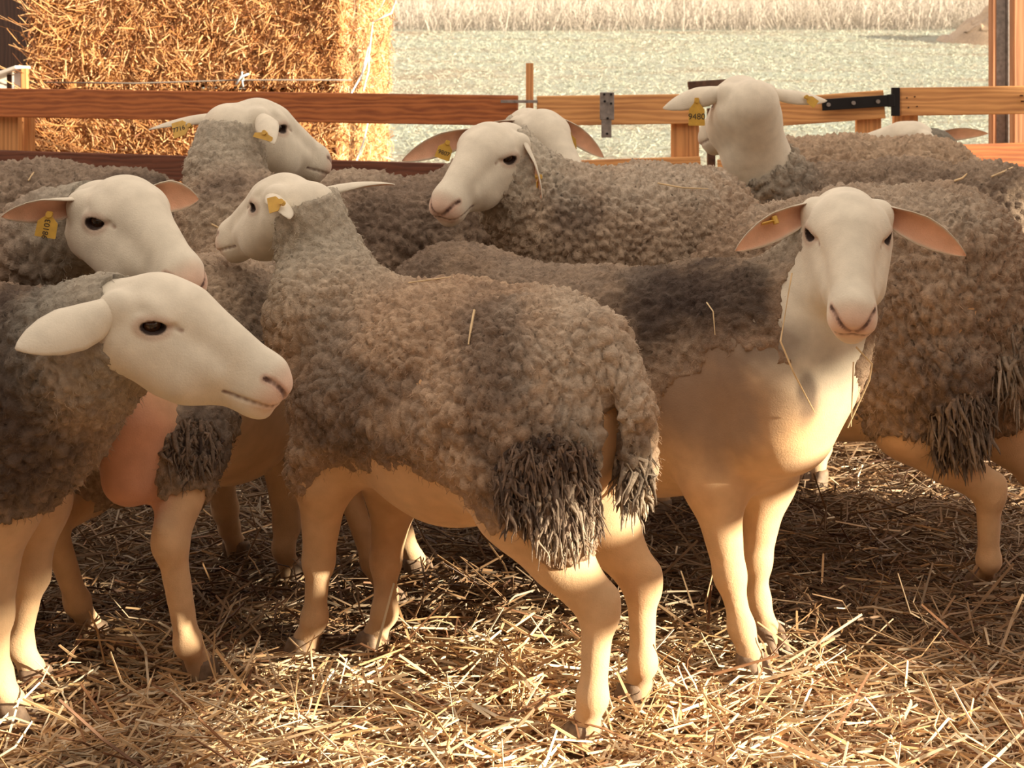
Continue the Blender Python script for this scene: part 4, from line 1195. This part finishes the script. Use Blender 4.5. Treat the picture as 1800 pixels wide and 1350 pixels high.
g1, B = fence_piece('pen_gate', 'light pine gate with grey hanging latch, between stake and square tube', 'gate', (px_x(1085, 5.9), 5.9, 0))
sub('rail', M_PINE, g1, B, [(P(944, 195, 5.88), P(1230, 191, 5.92), .119, .03)])
sub('rail', M_PINE, g1, B, [(P(960, 309, 5.88), P(1231, 300, 5.92), .115, .03)])
upright('gate_stile', M_PINE_V, g1, B, px_x(1204, 5.955), 5.955, .1, px_z(168, 5.955), .112, .03)
upright('gate_stile', M_PINE_V, g1, B, px_x(968, 5.92), 5.92, .1, px_z(172, 5.92), .10, .03)
lt = sub('latch', M_STEEL, g1, B, [(P(1067, 162, 5.80), P(1067, 211, 5.80), .056, .01, np.array((1., 0, 0))), (P(1066, 208, 5.80), P(1066, 242, 5.80), .04, .008, np.array((1., 0, 0)))], .003)
for (px, py) in ((1062, 166), (1074, 166), (1063, 178), (1074, 182), (1068, 208), (1067, 235)):
    c = P(px, py, 5.79) - B; rv = MB(); rv.tube([c, c - np.array((0, .006, 0))], .005, 8); rv.build('rivet', M_IRON, lt)

tb, B = fence_piece('tube_frame', 'rusty square tube frame with a short top arm beside the pine gate', 'frame', (px_x(1250, 6.0), 6.0, 0))
upright('tube_post', M_RUST, tb, B, px_x(1250, 6.0), 6.0, 0, px_z(190, 6.0), .032, .035)
sub('tube_arm', M_RUST, tb, B, [(P(1209, 149, 6.0), P(1300, 143, 6.0), .026, .03)])
upright('tube_arm', M_RUST, tb, B, px_x(1216, 6.0), 6.0, px_z(198, 6.0), px_z(152, 6.0), .026, .03)

g2, B = fence_piece('pen_gate', 'light pine gate carrying the long black strap hinge', 'gate', (px_x(1410, 5.9), 5.9, 0))
sub('rail', M_PINE, g2, B, [(P(1262, 205, 5.92), P(1554, 183, 5.86), .112, .03)])
sub('rail', M_PINE, g2, B, [(P(1262, 305, 5.92), P(1554, 292, 5.86), .11, .03)])
upright('gate_stile', M_PINE_V, g2, B, px_x(1526, 5.90), 5.90, .1, px_z(170, 5.90), .10, .03)
h = sub('strap_hinge', M_IRON, g2, B, [(P(1445, 184.5, 5.83), P(1562, 177, 5.83), .046, .01), (P(1560, 177, 5.83), P(1572, 176.5, 5.83), .05, .014)], .002)
for (px, py) in ((1456, 184), (1500, 181), (1543, 178.5)):
    c = P(px, py, 5.822) - B; bm_ = MB(); bm_.tube([c, c - np.array((0, .008, 0))], .008, 10); bm_.build('bolt', M_STEEL, h)

p3, B = fence_piece('fence_panel', 'light pine fence panel in front of the metal and wooden posts', 'fence', (px_x(1700, 5.9), 5.9, 0))
sub('rail', M_PINE, p3, B, [(P(1581, 179, 5.86), P(1900, 174, 5.9), .112, .03)])
sub('rail', M_RAIL_DARK, p3, B, [(P(1590, 279, 5.88), P(1900, 270, 5.9), .10, .03)])
upright('fence_post', M_PINE_V, p3, B, px_x(1591, 5.91), 5.91, 0, px_z(165, 5.91), .095, .04)
hg = sub('hinge_plate', M_IRON, p3, B, [(P(1574, 154, 5.835), P(1574, 204, 5.835), .032, .02, np.array((1., 0, 0)))], .002)
for (px, py) in ((1592, 172), (1606, 170), (1595, 189), (1610, 187), (1795, 168), (1797, 178)):
    c = P(px, py, 5.862) - B; nl = MB(); nl.tube([c + np.array((0, .018, 0)), c - np.array((0, .019, 0))], .003, 8); nl.build('nail', M_RUST, p3)

mp_, B = fence_piece('metal_post', 'grey channel steel post at the right edge behind the pine rail', 'post', (px_x(1757, 6.1), 6.1, 0))
upright('web', M_STEEL, mp_, B, px_x(1759, 6.06), 6.06, 0, 2.45, .042, .012)
upright('side_batten', M_POST, mp_, B, px_x(1745, 6.08), 6.08, 0, 2.45, .022, .05)
upright('flange', M_STEEL, mp_, B, px_x(1769.5, 6.06), 6.06, 0, 2.45, .006, .05)
wp = MB(); wp.board((px_x(1826, 6.13), 6.13, 0), (px_x(1826, 6.13), 6.13, 2.45), .245, .10, np.array((1., 0, 0)))
tag(wp.build('wooden_post', M_POST, None, .006), 'thick brown wooden post at the right edge beside the steel post', 'post')

# dark barn wall beyond the bales, with a white painted hatch frame
wl_ = MB()
for i in range(9):
    x = -3.75 + i * .165
    wl_.board((x, 8.2, 0), (x, 8.2, 2.6), .162, .03 + .004 * (i % 2), np.array((1., 0, 0)))
tag(wl_.build('wall_rear', M_BARN, None, .003), kind='structure')
wc, B = fence_piece('white_crate', 'white painted wooden crate with a dark slot at the left edge behind the brown rail', 'crate', (px_x(18, 6.75), 6.75, 0))
D0 = 6.60
sub('side', M_WHITE, wc, B, [((px_x(0, D0) - .10, D0 + .1, .9), (px_x(0, D0) - .10, D0 + .1, px_z(134, D0)), .26, .02, np.array((1., 0, 0)))])
sub('side', M_WHITE, wc, B, [((px_x(31, D0), D0, .0), (px_x(31, D0), D0, px_z(121, D0)), .05, .02, np.array((1., 0, 0)))])
sub('lid', M_WHITE, wc, B, [((px_x(-50, D0), D0 + .06, px_z(147, D0)), (px_x(41, D0), D0 + .0, px_z(118, D0)), .015, .12)])
sub('slot', M_BARN, wc, B, [((px_x(17, D0), D0 + .02, .9), (px_x(17, D0), D0 + .02, px_z(131, D0)), .035, .02, np.array((1., 0, 0)))])
sub('corner_batten', M_PINE_V, wc, B, [((px_x(45, D0), D0 - .01, 0), (px_x(45, D0), D0 - .01, px_z(120, D0)), .03, .03, np.array((1., 0, 0)))])

# ------------------------------------------------------------------ stubble and clods on the near field
rg = np.random.default_rng(401)
n = 52000
y = 6.7 + 23.5 * rg.uniform(0, 1, n) ** 1.5; x = rg.uniform(-.12, .4, n) * y + rg.normal(size=n) * .4
keep = ~((x < -.45) & (y < 9.7)) & (((x - 9.7) / 2.1) ** 2 + ((y - 27.8) / 1.8) ** 2 > 1); x, y = x[keep], y[keep]; n = len(x)
D = rg.normal(size=(n, 3)) * np.array((1, 1, .55))
v, f, c = straw_stems(np.stack([x, y, field_h(x, y) + .015], 1), D, rg.uniform(.03, .09, n) * (.55 + y * .035), rg.uniform(.003, .006, n) * (.55 + y * .045), rg, .2)
c = np.repeat(np.where(rg.uniform(0, 1, (n, 1)) < .15, np.array((.30, .25, .18)), np.array((.40, .41, .325))) * rg.uniform(.8, 1.15, (n, 1)), 12, axis=0)
tag(np_mesh('field_stubble', v, f, M_STRAW, None, c, smooth=False), 'pale cut stubble scattered over the sunny field beyond the fence', 'stubble', kind='stuff')

# unseen board screen added on the right to shade the pen and rump ewe
sp_, B = fence_piece('side_shade_screen', 'added board screen shading the right side of the pen, tall at its far end', 'shade screen', (1.95, 2.2, 0))
for z in (.06, .19, .32):
    sub('board', M_PINE, sp_, B, [((1.95, 1.0, z), (1.95, 2.85, z), .122, .03)])
for i_ in range(9):
    sub('board', M_PINE_V, sp_, B, [((1.93, 2.42 + i_ * .115, 0), (1.93, 2.42 + i_ * .115, 1.02), .111, .025, np.array((0, 1., 0)))])
for y in (1.1, 2.75):
    upright('shade_screen_post', M_PINE_V, sp_, B, 2.0, y, 0, .8, .07, .07)
sub('rail', M_PINE, sp_, B, [((1.95, 1.0, .74), (1.95, 2.85, .74), .10, .03)])

# ------------------------------------------------------------------ field edge: tall dry grass and an earth mound
rg = np.random.default_rng(301)
n = 50000
y = rg.uniform(30.5, 41, n); x = rg.uniform(-9, 18, n)
z = field_h(x, y)
D = np.stack([rg.normal(size=n) * .35, rg.normal(size=n) * .35, np.ones(n)], 1)
L = rg.uniform(.2, .8, n)
v, f, c = straw_stems(np.stack([x, y, z + L * .4], 1), D, L, rg.uniform(.006, .013, n), rg, .25)
c = np.repeat(np.array((.50, .44, .37)) * rg.uniform(.75, 1.15, (n, 1)), 12, axis=0)
tag(np_mesh('dry_grass', v, f, M_STRAW, None, c, smooth=False), 'band of tall dry grass along the far edge of the field', 'grass', kind='stuff')
th = np.linspace(0, 2 * math.pi, 90, endpoint=False); rr = np.linspace(0, 1, 40)
V = [];
for r_ in rr:
    for t_ in th: V.append((r_ * 1.9 * math.cos(t_), r_ * 1.6 * math.sin(t_), 0))
V = np.array(V); r_ = np.linalg.norm(V / np.array((1.9, 1.6, 1)), axis=1)
ctr = np.array((9.7, 27.8, 0.)); ctr[2] = field_h(ctr[:1], ctr[1:2])[0]
V[:, 2] = 1.15 * (1 - r_ ** 1.2) * (1 + .6 * fbm(V * 1.6, 9, 4)) - .15
V += fbm(V * 4, 12, 3)[:, None] * .22
F = [(i * 90 + j, i * 90 + (j + 1) % 90, (i + 1) * 90 + (j + 1) % 90, (i + 1) * 90 + j) for i in range(39) for j in range(90)]
md = np_mesh('earth_mound', V, np.array(F), M_STRAW, None, np.tile(np.array((.36, .26, .17)), (len(V), 1)) * (1 + .3 * fbm(V * 5, 3, 3))[:, None])
md.location = ctr; tag(md, 'brown heap of earth in the field at the upper right by the post', 'mound')

# ------------------------------------------------------------------ single straws hanging on the sheep
def single_straw(name, pts, r, label):
    pts = [np.asarray(p) for p in pts]; B = pts[-1].copy()
    m = MB(); m.tube([p - B for p in pts], [r] * (len(pts) - 1) + [r * .6], 6)
    ob = m.build(name, M_STEM, None); ob.location = B
    tag(ob, label, 'straw', 'loose straws caught on the sheep'); return ob
bpy.context.view_layer.update()
_dg = bpy.context.evaluated_depsgraph_get()
def on_wool(px, py, lift=.006):
    o = Vector((0, 0, CAMH)); d = Vector(P(px, py, 1.0)) - o; d.normalize()
    hit, loc, nn, *_ = SC.ray_cast(_dg, o, d)
    return np.array(loc + nn * lift) if hit else P(px, py, 3.)
M_STEM = plain('dry_stem', (.66, .48, .26), .6, 0, (30, .2))
single_straw('loose_straw', [P(1392, 480, 2.58), P(1372, 600, 2.53), P(1395, 655, 2.52), P(1432, 725, 2.55)], .0016, 'long thin straw hanging in front of the camera facing ewe, left of its muzzle')
single_straw('loose_straw', [P(1505, 610, 2.46), P(1533, 640, 2.46), P(1528, 668, 2.46), P(1490, 752, 2.46)], .0018, 'bent straw dangling right of the camera facing ewe\'s chin')
single_straw('loose_straw', [P(1500, 636, 2.47), P(1498, 700, 2.47), P(1496, 750, 2.47)], .0012, 'short straight straw beside the bent one under the camera facing ewe\'s chin')
for (pts, r, lab) in (
    ([(838, 548), (833, 578), (829, 605)], .002, 'pale straw stuck upright on the flank of the side on ewe'),
    ([(722, 500), (760, 494), (800, 489)], .0014, 'thin straw lying along the back of the side on ewe'),
    ([(1243, 530), (1256, 552), (1258, 590)], .0013, 'fine curled straw on the dark shoulder wool of the camera facing ewe'),
    ([(1745, 312), (1765, 304), (1778, 296)], .0028, 'pale straw on the dark back wool below the steel post'),
    ([(1680, 322), (1692, 313), (1700, 305)], .0024, 'pale straw on the dark back left of the one below the steel post'),
    ([(1155, 326), (1200, 330), (1245, 332)], .0022, 'thin twig lying across the pale back beside the turned head'),
    ([(48, 318), (56, 308), (62, 302)], .0022, 'pale straw on the grey back at the far left below the brown rail'),
    ([(372, 392), (388, 402), (402, 398)], .0022, 'pale straw on the back of the ewe looking away')):
    p0 = on_wool(*pts[0]); w3 = [p0]
    for q in pts[1:]:
        p = on_wool(*q)
        w3.append(p if np.linalg.norm(p - w3[-1]) < .07 else P(q[0], q[1], w3[-1][1]))
    single_straw('loose_straw', w3, r, lab)
